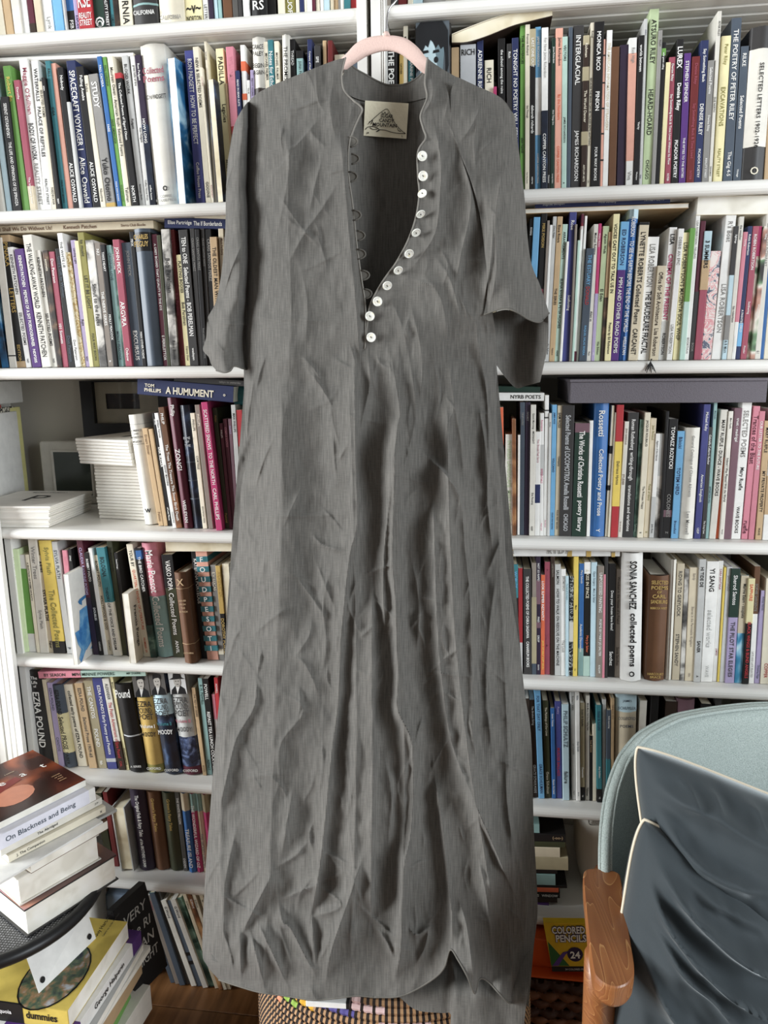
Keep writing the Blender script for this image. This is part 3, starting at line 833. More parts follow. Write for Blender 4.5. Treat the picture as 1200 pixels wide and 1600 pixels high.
# ---- fifth shelf
shelf_row(5, 'L', WL('fifth'), 'from the dress', '''
28 45 11 858;pale green;dark olive;COLLECTING THE STORE OF MADNESS/ALEJANDRA PIZARNIK/x;hc th=0.35
46 57.5 28 867;white;pale_green;;band=0.14-0.81:green
57.5 63 39 867;cream;black;A SELECTION OF POEMS OF PLATH
63 76 43 843;off-white;grey;Winter Trees/Sylvia Plath/a
76 84 56 868;beige;black;ARIEL/SYLVIA PLATH/Faber;bold=2 th=0.7
83 102.5 59 845;yellow;olive;Sylvia Plath/The Collected Poems;th=0.45 band=0.89-1:black
105 114 80 847;light grey;slate;SYLVIA PLATH/P;th=0.55
114 121 97 860;black;pink;PLATH;band=0-0.3:pink
121 126 106 858;black;white;STAG
146 155 119 842;dark purple;lavender;CLAUDIA RANKINE POEMS/o;band=0-0.5:maroon
155 162 131 864;black;white;ROBERT POLITO/DOUBLES/CHICAGO
162 168 137 857;white;rose;clouds
168 176 143 868;beige;black;ROBERT POLITO/HOLLYWOOD & GOD/CHICAGO
177 190 150 856;off-white;black;/BOLOGNA/THEORY OF THE VOICE AND DREAM;band=0-0.5:teal
190 198 164 842;brown;black;The Making of the Pre;band=0-1:dark_olive
199 204 178 864;black;white;Francis Ponge:
225.5 235.6 197 851;cream;black/orange;YOUR BY/QUARTERLY REVIEW OF LITERATURE/NUMBER 59
236 245 211 857;black;white;THE BIRD CATCHER/x;band=0.02-0.1:blue,0.7-1:green_photo
245 270 218 849;pink;white;Marie Ponsot/Collected Poems/x;hc th=0.45 band=0.46-1:pale_teal
270 287 251 867;dark olive;white;VASKO POPA/Collected Poems/ANVIL;th=0.45 band=0-0.32:black
288.5 308.6 271 895;brown;tan;;hc in=-0.016 band=0.17-0.175:tan,0.78-0.785:tan st=X:0.1:12:tan,LEAVES:0.3:3:tan,FROM:0.34:3:tan,THE:0.38:3:tan,BUNCH:0.42:3:tan,MODERN:0.88:3:tan
309 319.5 292 862;black;white;KATERINA PORTEOUS
320 338 301 861;salmon;white;;st=F:0.075:9:white,O:0.165:9:white,U:0.255:9:white,D:0.345:9:white,P:0.435:9:white,E:0.525:9:white,S:0.615:9:white,O:0.705:9:white,T:0.795:9:white,I:0.885:9:white band=0.05-0.1:teal,0.14-0.19:teal,0.23-0.28:teal,0.32-0.37:teal,0.41-0.46:teal,0.5-0.55:teal,0.59-0.64:teal,0.68-0.73:teal,0.77-0.82:teal,0.86-0.91:teal
338 347 324 883;grey;cream;E.V. LUCAS/x;band=0.88-0.94:cream
347 354 333 884;black;gold;AKHENATEN/DOROTHY PORTER;band=0-0.5:gold th=0.7
354 364 343 881;cream;;;flip
''', True, 0.028)
shelf_row(5, 'R', WR('fifth'), 'from the dress', '''
790 797 788 882;blue;white;sea
797 803 795 882;navy;sky blue;SONNETS OF MINE
803 810 802 882;black;sky blue/white;WORLDS/GRAZING;band=0-0.3:teal bold=1.5 th=0.7
810 816.5 809.7 888;white;white;;band=0-0.7:red
819 831 817.6 889.5;charcoal;white;THE COLLECTED POEMS OF CHIKA SAGAWA/CANARIUM BOOKS/o;th=0.38 bold=1.6
831 838 831 880;taupe;;;band=0.9-1:slate,0.3-0.9:khaki
838 844.5 838 869;dark purple;white;NOT SO RAPID/PAID/DROP/DEATH;band=0.2-0.4:mauve,0.55-0.6:mauve
844.5 851 845 898.7;orange;white/yellow;LOOK SLIMMER INSTANTLY/JACK OF HALF SOFT SKULL;bold=1.6 th=0.6
851 859.5 851 878.5;pink;rose;Mary Sand/Dream Me/x;band=0-1:rose
860 866 860.7 870;dark brown;taupe;LABYRINTH
867 876 867 882;light grey;black;SALMON/HOW TO WALK ON RESOLVE ON THE MACHINE/x
876 884 876 889.5;white;grey;JEROME SALA/The Look/x
884 888.5 884 900.5;pale blue;teal;The best of the future
888.5 895 890.5 901;lattice;rose;;band=0.45-0.65:off-white
895 902 897 870;yellow;black;/Mary/Ox
903 911 904.7 881;blue;white;Mary Salendo/Academic Discoveries/;band=0.75-1:pale_teal
911.5 921.5 913 878.5;black;cream/orange;A KISS IN SPACE/Mary Jo Salter/x;band=0-0.1:white,0.82-1:mint
922 931 924 879;pale blue;slate;Open Surgery - Mary Jo Salter;th=0.45
931 941 934 885;taupe;white;UNPOSSESSED PAINTING/POEMS BY MARY JO SALTER/KNOPF
941 944 943 898;pink
944 949 945 870;charcoal;grey;dark song
949 960 951 881;black;white;/Does your house have lions?/Sanchez/o;th=0.5
960 968.5 963 890;taupe;dark brown;Wrecked in the House of a Friend/Sonia Sanchez/v
969 1001 971.5 864;white;black;SONIA SANCHEZ/collected poems/O;hc bold=2 th=0.55 in=-0.008
1007.5 1038 1015 898.7;dark brown;gold;;hc st=SELECTED:0.06:6:gold,POEMS:0.11:6:gold,OF:0.15:4:gold,CARL:0.19:6:gold,SANDBURG:0.24:6:gold,REBECCA_WEST:0.3:3.5:gold,HARCOURT:0.93:4:gold,BRACE:0.96:4:gold band=0-1:brown
1039.6 1049.5 1048 875;off-white;;;hc
1049.7 1061.5 1058 881;beige;dark grey;RIDING TO GREYLOCK/STEPHEN SANDY/x;th=0.45
1062 1069 1070 889.5;grey photo
1070 1083.6 1078 887;beige;taupe;Sandy/Stones in the Permeable Kingdom/Idle;th=0.35 band=0-1:beige
1084 1094 1093 874;grey;black;HI TIDE DE/SANER/A;bold=1.8 th=0.5 band=0-1:light_grey
1094.6 1113 1105 877.6;white;black/light grey;YI SANG/selected works/WAVE;bold=1.5 th=0.42
1113 1120 1123.6 876.7;white;rose;CARA SANTANA/JUMPED/x
1120 1123.5 1131 887;yellow
1124 1132 1136 886;lavender;grey;SANTIAGO/xex;band=0-1:light_grey
1133 1147 1143 888.6;lavender;white/charcoal;Sherod Santos/THE PILOT STAR ELEGIES;th=0.45 band=0-0.42:dark_green
1147 1159 1158 899.6;flame print;black;Marine Exam - couplets/;band=0-0.53:beige
1159 1169 1169 904;black;orange/red;SAPPHIRE/BLACK WINGS & BLIND ANGELS;bold=1.5 th=0.5 band=0-0.42:pale_yellow
1169.5 1178 1179.5 885;white;grey;/SOPHIE SARGENTE/LATE AND LATE SELECTED;band=0-0.4:brown
1178.6 1187 1189 923;lavender;slate;Ashley Varola/Drawing Edge
1187 1203 1197 904;cream;red;/red couplet/COPPER
''', False)
# ---- sixth shelf
shelf_row(6, 'L', WL('sixth'), 'from the dress', '''
56 62 38 1065;cream
62.5 85 42.5 1047;black;white;/EZRA POUND/;th=0.55 bold=1.5 hc st=The:0.07:6:white,Life:0.115:6:white,of:0.155:5:white,@:0.95:8:white
86 92 65 1062;beige
92.5 101 73 1067;lavender;slate;EZRA POUND/CANTOS/x
102 119 80 1070;slate;black;EZRA POUND/Selected PROSE/FABER;th=0.45 hc band=0-1:slate,0.34-0.82:pale_yellow
122 137 98 1070;cream;black;collected early poems of EZRA POUND/x;th=0.45 bold=1.3
140 152.5 116 1068;beige;dark grey;EZRA POUND/Selected Prose 1909-65/x;band=0-1:tan th=0.4
152.5 167.5 129 1064;khaki;white;THE CANTOS/POUND/fab;th=0.4
169 184 144 1060;blue;white;EZRA POUND'S Early Poetry and Poetics;th=0.42 band=0-1:indigo,0.88-0.92:silver
186 197 159 1061;off-white;black/red;ALEXANDER/The Poetic Achievement of Ezra Pound/CAL;band=0.68-1:dark_brown
197 202 171 1058;pale yellow;black;MAKIN/POUND'S CANTOS
203 230 178 1069;black;white;;hc st=Pound:0.1:16:white,A_SERIES:0.93:4:white band=0.575-0.59:silver
230 257 206 1049;olive;black;;hc st=EZRA:0.31:11:black,POUND^:0.375:11:black,POET:0.435:11:black,Volume_I:0.53:7:white,MOODY:0.61:9:black,OXFORD:0.955:5:white band=0.25-0.92:gold por=0.01,0.24,0
258 285 232 1048;night photo;black;;hc st=EZRA:0.28:11:charcoal,POUND^:0.34:11:charcoal,POET:0.4:11:charcoal,Volume_II:0.5:7:teal,MOODY:0.58:9:white,OXFORD:0.955:5:white band=0.22-0.42:pale_blue por=0.01,0.22,0,0.92-1:teal
287 315 263 1048;light grey;black;;hc st=EZRA:0.27:12:charcoal,POUND^:0.33:12:charcoal,POET:0.395:12:charcoal,Volume_III:0.47:7:rose,MOODY:0.55:9:charcoal,OXFORD:0.955:5:white band=0.63-0.92:stone_photo,0.92-1:maroon por=0.01,0.21,1
317 323 299 1075;tan;dark brown;THE PREY OF DESIRE/ECCO
323 331 308 1060;pale teal;dark green;B. H. POWELL/REPAST
332 342 315 1061;black;white;POWELL/REPAST TEA LUNCH COCKTAILS
342 347 330 1085;light grey;;;band=0-0.3:pink
347 353 334 1059;red;white;POWELL
''', True, 0.034)
shelf_row(6, 'R', WR('sixth'), 'from the dress', '''
825 832 820 1092;dark photo
832.5 841 827 1094;dark brown;white;The Broken String/GRACE SCHULMAN
842 851 835 1076.6;teal;navy;FOR THAT DAY ONLY/GRACE SCHULMAN;band=0-1:sky_blue
852 861 847.5 1095;brown;cream;The Paintings of Our Lives/Grace Schulman;band=0-1:dark_olive
862.6 869 860 1107;blue;white;Inner Voices/Karen An-hwei
869 878 867 1096;indigo;lavender/red;Poetry/MURDER BALLADS/o;band=0-1:indigo
879.6 890 878 1101;pale blue;slate/black;PHILIP SCHULTZ/failure/x;th=0.6
893.6 900.6 891 1078;light grey;dark grey;Robert VAN/Lyn Schwartz/Singular
901 907 899 1077.5;lavender;slate;Rilke/Evan Smith/Brown;band=0-1:white
907 914 906.5 1098.5;khaki;black/white;Susan & Schultz/Dementia/V3;band=0.86-1:black
914.6 921 915 1087;off-white;black;Molly Moon Oak Story Telling Gate/Talisman
921 926 921 1150;black;tan;Susan M Schultz
926 932 926 1132;cream
933 941 931.5 1102;teal;navy/white;Susan & Schultz/Any Soldiers/V3;band=0.86-1:black
941 946.5 941.5 1093;light grey
947 953.5 948 1110;slate;white/pale teal;body expanding/Barry Schwabsky;band=0.52-1:teal
954 959 955 1091;tan;brown;THE BOOK OF C/PETER SCHMITT
960 992 963 1081;beige;slate;;hc st=JAMES:0.07:5:slate,SCHUYLER:0.13:5:slate,COLLECTED:0.22:5:slate,POEMS:0.29:5:slate band=0-0.17:pale_blue
993 1004 1000 1095;off-white
1008 1020 1018 1086;black
1030 1048 1040 1096;dark brown
1050 1078 1058 1092;mauve;;;hc
1082 1098 1096 1100;black
1102 1112 1118 1090;charcoal
''', False, 0.03)
# ---- seventh shelf
shelf_row(7, 'L', WL('seventh'), 'from the dress', '''
166 178 146 1240;dark olive
179 186 160 1238;dark red
189 210 173 1262;light grey;;;flip hc in=-0.012
217.5 242 200.5 1232;dark purple;white;The Original Folk & Fairy Tales/of the BROTHERS GRIMM;hc th=0.55
243 265 226.5 1236;brown;gold;Grimm's Fairy Tales/;hc th=0.3
266 287 251.5 1237;dark green;gold;Grimm's Fairy Tales/;hc th=0.3 band=0-1:dark_olive
287 294 272.5 1238;dark grey;white;THE WHITE FALCON/OGDEN
295 307 280.5 1239;blue;white;/TREASURE ISLAND;hc band=0-0.22:beige
307.5 317.5 294.5 1240;magenta;white;/THE WONDERFUL WIZARD OF OZ;hc band=0-0.22:pale_teal
318 327 304 1240;beige;grey;/THE SECRET GARDEN;hc band=0-0.22:pale_teal
328 339 313.5 1241;magenta;white;/ALICE;hc band=0-0.22:khaki
''', True, 0.04)
# ---- magazines leaning on the floor under the lowest shelf
shelf_row(None, 'L', 'floor under the lowest shelf', 'from the dress', '''
267 274 217 1394;pale teal;slate;x;lim=16 band=0-1:slate
274 281 228 1400;taupe;rose;REVIEW;lim=16
281 290 233 1396;teal;navy;x;lim=16 band=0-1:slate
290 298 242 1395;dark grey;grey;x;lim=16
299 308 251 1408;off-white;black;G.Word/x/y;lim=16
308 317 259 1408;slate;black;x;lim=16 band=0.6-0.64:black,0.7-0.74:black
317 326 266 1407;off-white;black;G.Word/x;lim=16
326 335 274 1404;green photo;;;lim=16
336 342 285 1398;beige;black;G.Word/x;lim=16
342 349 292 1396;brown photo;white;G.Word;lim=16
349 355 299 1397;cream;black;G.Word;lim=16
355 361 310 1397;beige;black;W;lim=16
''', True, 0.03)
# ---- books lying on the rows
lying_book(-26, 208, 97, 88, 6, D + 0.03, 'white', label='thin white booklet lying flat across the leaning books on the second shelf', Dp=0.12)
lying_book(-30, 240, 366, 357, 12.5, D + 0.028, 'beige', 'brown', 'What Shall We Do Without Us!/Kenneth Patchen/Sierra Club Books', 'long beige book with brown lettering lying flat on the third shelf row', Dp=0.19)
lying_book(257, 352, 356, 358, 16, D + 0.028, 'navy', 'white', 'Elise Partridge/The If Borderlands', 'royal blue paperback lying flat beside the long beige book, near the sleeve', Dp=0.12)
lying_book(303, 366, 340, 342.5, 7.5, D + 0.024, 'cream', '', '', 'thin cream paperback with orange patch lying on the royal blue book', Dp=0.12, bands=((0.86, 1.0, 'orange'),))
_hu = lying_book(214.5, 364, 616, 629, 25, D + 0.022, 'navy', '', '', 'thick navy paperback with cream stencil lettering lying on the fourth shelf row', Dp=0.13)
_hl = (P(364, 629, D + 0.022) - P(214.5, 616, D + 0.022)).length
for _s, _u, _x, _ln, _h in (('A HUMUMENT', 0.45, 0.0105, 0.50, 0.0115), ('TOM', 0.87, 0.0158, 0.12, 0.0055), ('PHILLIPS', 0.835, 0.0085, 0.2, 0.0058), ('o', 0.09, 0.0105, 0.05, 0.005)):
    lettering(_s, _hu, Matrix.Translation((_x, -0.0008, _hl * _u)) @ SPINE_TEXT, _hl * _ln, _h, ink('cream'), 2, stretch=2.2)
lying_book(272, 384, 597, 604, 9, D + 0.026, 'charcoal', 'grey', 'x/tokyo to yesterday', 'black paperback lying on top of the navy stencil-lettered book', Dp=0.13)
lying_book(366, 396, 634, 634, 36, D + 0.05, 'teal', '', '', 'teal book end peeping out beside the navy stencil-lettered book', Dp=0.1, hard=True)
lying_book(259, 366, 861.5, 861.5, 16, D + 0.02, 'cream', '', '', 'thick cream paperback lying page-edges outward on the fifth shelf row', Dp=0.13, pages=True)
lying_book(61, 228, 1060, 1056.5, 10, D + 0.018, 'mint', 'dark green', 'BY SEASON/MPH MINNIE POWERS/MY SHARK', 'pink and mint booklet lying flat across the black biography on the sixth shelf', Dp=0.14, bands=((0.0, 0.4, 'pink'),))
lying_book(836, 1047, 326.5, 317, 12, D + 0.03, 'navy', 'silver', 'Sophie Boujon/Ana Suvany/NYRB POETS', 'long navy book lying flat across the third shelf row beside the cream tome', Dp=0.13)
lying_book(820, 1076, 334, 325, 7.5, D + 0.03, 'tan', '', '', 'thin tan paperback lying beneath the long navy book', Dp=0.16, pages=True)
lying_book(1088, 1232, 336, 334, 29, D + 0.022, 'cream', '', '', 'thick cream tome lying page-edges outward on the third shelf row', Dp=0.17, pages=True)
lying_book(768, 850, 626, 626.5, 12.5, D + 0.026, 'white', 'black', 'x/NYRB POETS', 'white paperback with small black lettering lying beside the grey cloth box', Dp=0.12, bands=())
lying_book(764, 844, 612, 613.5, 9, D + 0.04, 'dark green', '', '', 'dark green paperback lying on the white one beneath the cuff', Dp=0.11)
lying_book(784, 968.5, 869.5, 869.5, 17, D + 0.02, 'white', 'grey', 'Sa/R I D P/II/@', 'white paperback with gold spots lying flat on the fifth shelf row', Dp=0.14, bands=((0.08, 0.1, 'gold'), (0.56, 0.6, 'gold'), (0.72, 0.76, 'gold'), (0.93, 0.96, 'gold')))
# ------------------------------------------------------------------ the linen dress on its hanger
def linen(name, dark, light, weave=1.0):
    m = bpy.data.materials.new(name)
    nt, N, L, b = nodes_of(m)
    b.inputs['Roughness'].default_value = 0.82
    b.inputs['Specular IOR Level'].default_value = 0.25
    b.inputs['Sheen Weight'].default_value = 0.12
    b.inputs['Sheen Roughness'].default_value = 0.5
    uv = N.new('ShaderNodeUVMap')
    def noise(sx, sy, detail, sc=1.0):
        mp = N.new('ShaderNodeMapping'); mp.inputs['Scale'].default_value = (sx, sy, 1)
        L.new(uv.outputs[0], mp.inputs[0])
        t = N.new('ShaderNodeTexNoise'); t.inputs['Scale'].default_value = sc; t.inputs['Detail'].default_value = detail
        L.new(mp.outputs[0], t.inputs['Vector']); return t
    warp = noise(760, 36, 2.0); weft = noise(90, 900, 2.0); big = noise(7, 5, 3.0)
    mx = N.new('ShaderNodeMix'); mx.data_type = 'FLOAT'; mx.inputs[0].default_value = 0.28
    L.new(warp.outputs['Fac'], mx.inputs[2]); L.new(weft.outputs['Fac'], mx.inputs[3])
    ad = N.new('ShaderNodeMath'); ad.operation = 'MULTIPLY_ADD'; ad.inputs[1].default_value = 0.35; ad.inputs[2].default_value = -0.17
    L.new(big.outputs['Fac'], ad.inputs[0])
    sm = N.new('ShaderNodeMath'); sm.operation = 'ADD'
    L.new(mx.outputs[0], sm.inputs[0]); L.new(ad.outputs[0], sm.inputs[1])
    cr = N.new('ShaderNodeValToRGB')
    cr.color_ramp.elements[0].position = 0.36; cr.color_ramp.elements[0].color = (*lin(dark), 1)
    cr.color_ramp.elements[1].position = 0.66; cr.color_ramp.elements[1].color = (*lin(light), 1)
    L.new(sm.outputs[0], cr.inputs[0]); L.new(cr.outputs[0], b.inputs['Base Color'])
    bp = N.new('ShaderNodeBump'); bp.inputs['Strength'].default_value = 0.35 * weave; bp.inputs['Distance'].default_value = 0.0006
    L.new(mx.outputs[0], bp.inputs['Height']); L.new(bp.outputs[0], b.inputs['Normal'])
    return m
LINEN = linen('grey_linen', '504e4a', '67645f')
_rng = np.random.default_rng(11)
def vnoise(x, y, fx, fy, seed):
    r = np.random.default_rng(seed)
    G = r.random((256, 256))
    u, v = x / fx + 40.3, y / fy + 17.7
    i, j = np.floor(u).astype(int), np.floor(v).astype(int)
    a, b = u - i, v - j
    a = a * a * a * (a * (a * 6 - 15) + 10); b = b * b * b * (b * (b * 6 - 15) + 10)
    g = lambda p, q: G[p % 256, q % 256]
    return (g(i, j) * (1 - a) + g(i + 1, j) * a) * (1 - b) + (g(i, j + 1) * (1 - a) + g(i + 1, j + 1) * a) * b
def sstep(a, b, x):
    t = np.clip((x - a) / (b - a), 0, 1); return t * t * (3 - 2 * t)
# traced folds: points in the photograph's frame ; height mm, width on the left, width on the right (px)
FOLDS = [
 ([(545, 600), (552, 800), (556, 1000), (556, 1250), (548, 1500)], 5, 24, 16), ([(620, 640), (622, 900), (632, 1200), (622, 1500)], 5, 14, 14), ([(698, 620), (702, 800), (712, 1000), (735, 1200), (772, 1420)], 7, 18, 14),
 ([(440, 590), (440, 800), (430, 1100), (420, 1420)], 5, 50, 34), ([(772, 650), (782, 900), (795, 1200), (805, 1480)], 5, 16, 20), ([(455, 180), (450, 320), (455, 480), (450, 600)], 4, 40, 40), ([(640, 470), (660, 560), (655, 640)], 4, 22, 18), ([(355, 1100), (345, 1300), (350, 1480)], 4, 14, 14),
 ([(507, 174), (473, 216), (419, 284), (387, 329)], 1.3, 3, 9), ([(493, 106), (496, 153), (507, 176)], 1.4, 3, 8),
 ([(423, 288), (475, 360), (509, 396)], 1.6, 6, 7), ([(529, 284), (500, 330), (477, 362), (450, 412)], 2.0, 6, 7),
 ([(531, 203), (538, 270), (546, 365), (559, 500), (562, 560)], 5.0, 26, 5), ([(505, 239), (492, 290), (482, 338)], 1.8, 7, 6),
 ([(387, 497), (450, 499), (530, 504)], 0.9, 3, 3), ([(417, 550), (407, 580), (400, 610)], 2.2, 8, 4), ([(468, 554), (490, 575), (505, 600)], 1.6, 5, 4),
 ([(440, 200), (452, 250), (446, 300), (430, 380)], 2.0, 9, 7), ([(470, 420), (480, 470), (478, 540)], 1.5, 9, 9), ([(415, 330), (425, 400), (415, 480)], 1.8, 12, 8),
 ([(400, 210), (430, 190), (470, 175)], 1.4, 8, 6), ([(395, 250), (440, 240), (480, 215)], 1.3, 6, 6), ([(520, 130), (516, 170), (524, 215)], 2.2, 6, 6),
 ([(680, 198), (689, 250), (688, 300), (680, 365), (649, 412)], 4.5, 9, 7), ([(716, 232), (736, 300), (732, 350), (722, 390), (711, 450)], 4.5, 10, 7),
 ([(690, 120), (700, 150), (694, 185)], 1.6, 4, 7), ([(696, 183), (711, 216), (738, 284), (752, 338)], 1.2, 3, 8),
 ([(680, 401), (705, 440), (722, 505)], 3.0, 8, 6), ([(770, 330), (768, 400), (754, 482)], 4.5, 9, 7), ([(790, 250), (775, 330), (776, 420), (764, 485)], 3.2, 7, 7),
 ([(752, 165), (735, 200), (715, 225)], 2.0, 6, 6), ([(795, 190), (770, 220), (740, 245)], 1.8, 6, 6), ([(672, 110), (676, 150), (660, 180)], 2.6, 5, 6),
 ([(655, 420), (690, 470), (700, 540)], 2.2, 12, 9), ([(600, 450), (625, 500), (640, 560)], 1.8, 10, 8), ([(575, 545), (578, 600), (566, 660), (560, 720)], 3.2, 10, 6),
 ([(403, 560), (394, 610), (387, 660), (385, 714)], 2.6, 6, 6), ([(431, 677), (412, 719), (398, 765)], 2.4, 6, 4), ([(477, 574), (500, 602), (520, 637)], 2.4, 5, 4),
 ([(545, 690), (536, 706), (528, 722)], 1.6, 4, 4), ([(375, 806), (460, 806), (552, 804)], 0.9, 4, 3), ([(487, 835), (505, 852), (541, 863)], 2.6, 4, 4),
 ([(463, 901), (487, 933), (511, 972)], 2.4, 5, 4), ([(393, 994), (430, 962), (459, 947)], 2.0, 5, 5), ([(554, 560), (556, 700), (559, 817), (547, 868), (533, 1003), (529, 1100), (519, 1177), (505, 1317), (496, 1382), (487, 1426)], 6.0, 16, 4.5),
 ([(612, 560), (625, 640), (622, 667), (608, 784), (599, 887), (602, 1000)], 5.5, 12, 9), ([(640, 560), (650, 640), (640, 700), (622, 760)], 3.2, 12, 8),
 ([(582, 920), (582, 1060), (583, 1180), (582, 1293), (580, 1440)], 6.5, 24, 4), ([(566, 1340), (547, 1400), (519, 1482), (510, 1530)], 4.5, 6, 6),
 ([(617, 667), (616, 760), (613, 870), (618, 940), (622, 1060), (622, 1111), (645, 1167), (643, 1293), (631, 1363), (627, 1480), (617, 1530)], 6.0, 7, 8),
 ([(662, 1116), (652, 1150), (646, 1180)], 3.0, 5, 5), ([(678, 1209), (690, 1284), (697, 1349), (706, 1433), (704, 1484)], 6.0, 4, 20),
 ([(669, 714), (701, 747), (720, 784), (727, 860), (734, 930), (738, 1060), (739, 1150), (748, 1200)], 8.5, 24, 5), ([(676, 780), (680, 887), (683, 980), (690, 1060), (706, 1163), (739, 1247), (767, 1312), (799, 1387)], 6.5, 5, 22),
 ([(700, 560), (712, 640), (722, 700), (724, 760)], 5.0, 14, 6), ([(745, 500), (748, 545), (760, 610), (764, 690), (762, 760)], 5.0, 7, 10),
 ([(748, 630), (760, 714), (762, 790), (770, 860)], 3.5, 8, 8), ([(786, 836), (772, 870), (760, 900)], 2.2, 5, 5), ([(775, 900), (765, 980), (760, 1080), (770, 1180)], 4.0, 14, 12),
 ([(800, 1000), (795, 1100), (808, 1200), (812, 1330)], 3.5, 12, 10), ([(790, 1180), (795, 1280), (820, 1400), (815, 1500)], 3.0, 10, 10),
 ([(400, 1050), (398, 1102), (370, 1153), (356, 1209), (342, 1270)], 4.5, 7, 7), ([(410, 1010), (402, 1055)], 2.2, 6, 4), ([(424, 1368), (400, 1415), (377, 1461)], 4.2, 7, 4),
 ([(375, 1450), (377, 1530)], 3.5, 8, 3), ([(393, 1461), (412, 1534)], 4.0, 10, 3), ([(400, 1438), (426, 1489), (449, 1540)], 4.0, 6, 6),
 ([(435, 1405), (442, 1440), (454, 1450), (477, 1494), (491, 1520)], 3.8, 6, 4), ([(496, 1382), (470, 1392), (440, 1405)], 3.0, 5, 5), ([(500, 1385), (533, 1415), (487, 1433)], 2.2, 5, 5),
 ([(487, 1426), (490, 1470), (493, 1510)], 3.2, 8, 4), ([(587, 1447), (603, 1470), (617, 1500)], 3.2, 5, 6), ([(636, 1443), (650, 1461), (673, 1447)], 3.0, 5, 5), ([(673, 1440), (664, 1480), (650, 1510)], 2.6, 5, 5),
 ([(458, 1230), (452, 1270), (440, 1340)], 2.2, 12, 6), ([(440, 1080), (475, 1110), (440, 1160), (436, 1215)], 2.0, 8, 6), ([(370, 1290), (352, 1380), (350, 1440)], 2.6, 9, 6), ([(560, 1140), (552, 1220), (540, 1290)], 2.0, 9, 8),
 ([(589, 971), (576, 984), (562, 996)], 1.8, 4, 4), ([(662, 952), (650, 970), (640, 985)], 1.6, 4, 4), ([(636, 1360), (655, 1348), (668, 1345)], 1.6, 4, 4), ([(450, 620), (438, 700), (446, 780)], 1.8, 14, 10), ([(420, 840), (410, 900), (420, 960)], 2.0, 12, 10),
 ([(450, 1020), (478, 1040), (500, 1090)], 1.8, 6, 5), ([(600, 1180), (612, 1240), (606, 1330)], 2.4, 9, 7), ([(745, 1330), (760, 1400), (770, 1480)], 4.0, 10, 8), ([(715, 1400), (730, 1450), (742, 1548)], 6.0, 9, 7), ([(790, 1440), (800, 1500), (797, 1560)], 4.0, 9, 8),
 ([(520, 880), (505, 940), (510, 1010), (500, 1060)], 2.0, 10, 8), ([(640, 860), (655, 940), (650, 1040)], 2.6, 12, 10), ([(700, 820), (712, 900), (705, 980)], 2.2, 10, 8),
]
for _k in range(190):                                         # small crumples scattered over the cloth
    _x, _y = _rng.uniform(330, 830), _rng.uniform(120, 1560)
    _a = _rng.normal(0, 0.5) + (0 if _rng.random() < 0.75 else 1.2); _l = _rng.uniform(14, 52)
    _dx, _dy = math.sin(_a) * _l, math.cos(_a) * _l
    FOLDS.append(([(_x - _dx, _y - _dy), (_x + _rng.normal(0, 6), _y), (_x + _dx, _y + _dy)], _rng.uniform(0.5, 1.5), _rng.uniform(3, 6), _rng.uniform(1.8, 4)))
def relief(x, y):
    h = np.zeros_like(x)
    for pts, A, wl, wr in FOLDS:
        q = np.array([[p.x, p.y] for p in smooth_line([Vector((a, b, 0)) for a, b in pts], 4)])
        m = 3.2 * max(wl, wr)
        sel = (x > q[:, 0].min() - m) & (x < q[:, 0].max() + m) & (y > q[:, 1].min() - m) & (y < q[:, 1].max() + m)
        if not sel.any(): continue
        X, Y = x[sel], y[sel]
        seg = np.hypot(*(q[1:] - q[:-1]).T); cum = np.concatenate([[0], np.cumsum(seg)]); tot = cum[-1]
        best = np.full(X.shape, 1e9); sd = np.zeros_like(X); al = np.zeros_like(X)
        for k in range(len(q) - 1):
            ax, ay = q[k]; bx, by = q[k + 1] - q[k]; L2 = bx * bx + by * by + 1e-9
            t = np.clip(((X - ax) * bx + (Y - ay) * by) / L2, 0, 1)
            dx, dy = X - ax - t * bx, Y - ay - t * by
            d = np.hypot(dx, dy); u = d < best
            cr = np.where(by >= 0, 1, -1) * np.sign(bx * dy - by * dx) * -1     # + on the right side of the line
            best = np.where(u, d, best); sd = np.where(u, d * cr, sd); al = np.where(u, cum[k] + t * seg[k], al)
        w = np.where(sd < 0, wl, wr)
        prof = np.exp(-np.abs(best / (w * 0.95)) ** 1.0)
        e = min(0.35 * tot, 45.0)
        win = sstep(0, e, al + 1.0) * sstep(0, e, tot - al + 1.0)
        h[sel] += A * prof * (0.15 + 0.85 * win) * (win > 0)
    h += 5.0 * (vnoise(x, y, 46, 210, 3) - 0.5) * sstep(500, 900, y) + 2.2 * (vnoise(x, y, 38, 110, 4) - 0.5)
    h += 0.7 * (vnoise(x + 0.4 * y, y, 16, 46, 5) - 0.5) + 0.7 * (vnoise(x - 0.5 * y, y, 17, 50, 6) - 0.5) + 0.35 * (vnoise(x, y, 7, 17, 8) - 0.5)
    return h * 0.0028
def ybase(y):
    return np.interp(y, [80, 160, 300, 600, 900, 1200, 1500, 1620], [1.045, 1.03, 1.008, 0.972, 0.925, 0.86, 0.785, 0.762])
OUT_L = ([165, 560, 630, 714, 760, 840, 905, 1003, 1064, 1120, 1153, 1270, 1363, 1480, 1508, 1531], [384, 381, 382, 384, 377, 372, 361, 354, 346, 340, 337, 328, 321, 316, 323, 342])
OUT_R = ([122, 153, 180, 230, 302, 401, 446, 489, 520, 560, 607, 700, 821, 887, 994, 1083, 1153, 1293, 1415, 1480, 1564, 1620], [716, 783, 804, 810, 819, 828, 844, 850, 800, 776, 776, 778, 788, 792, 809, 820, 830, 834, 840, 834, 825, 816])
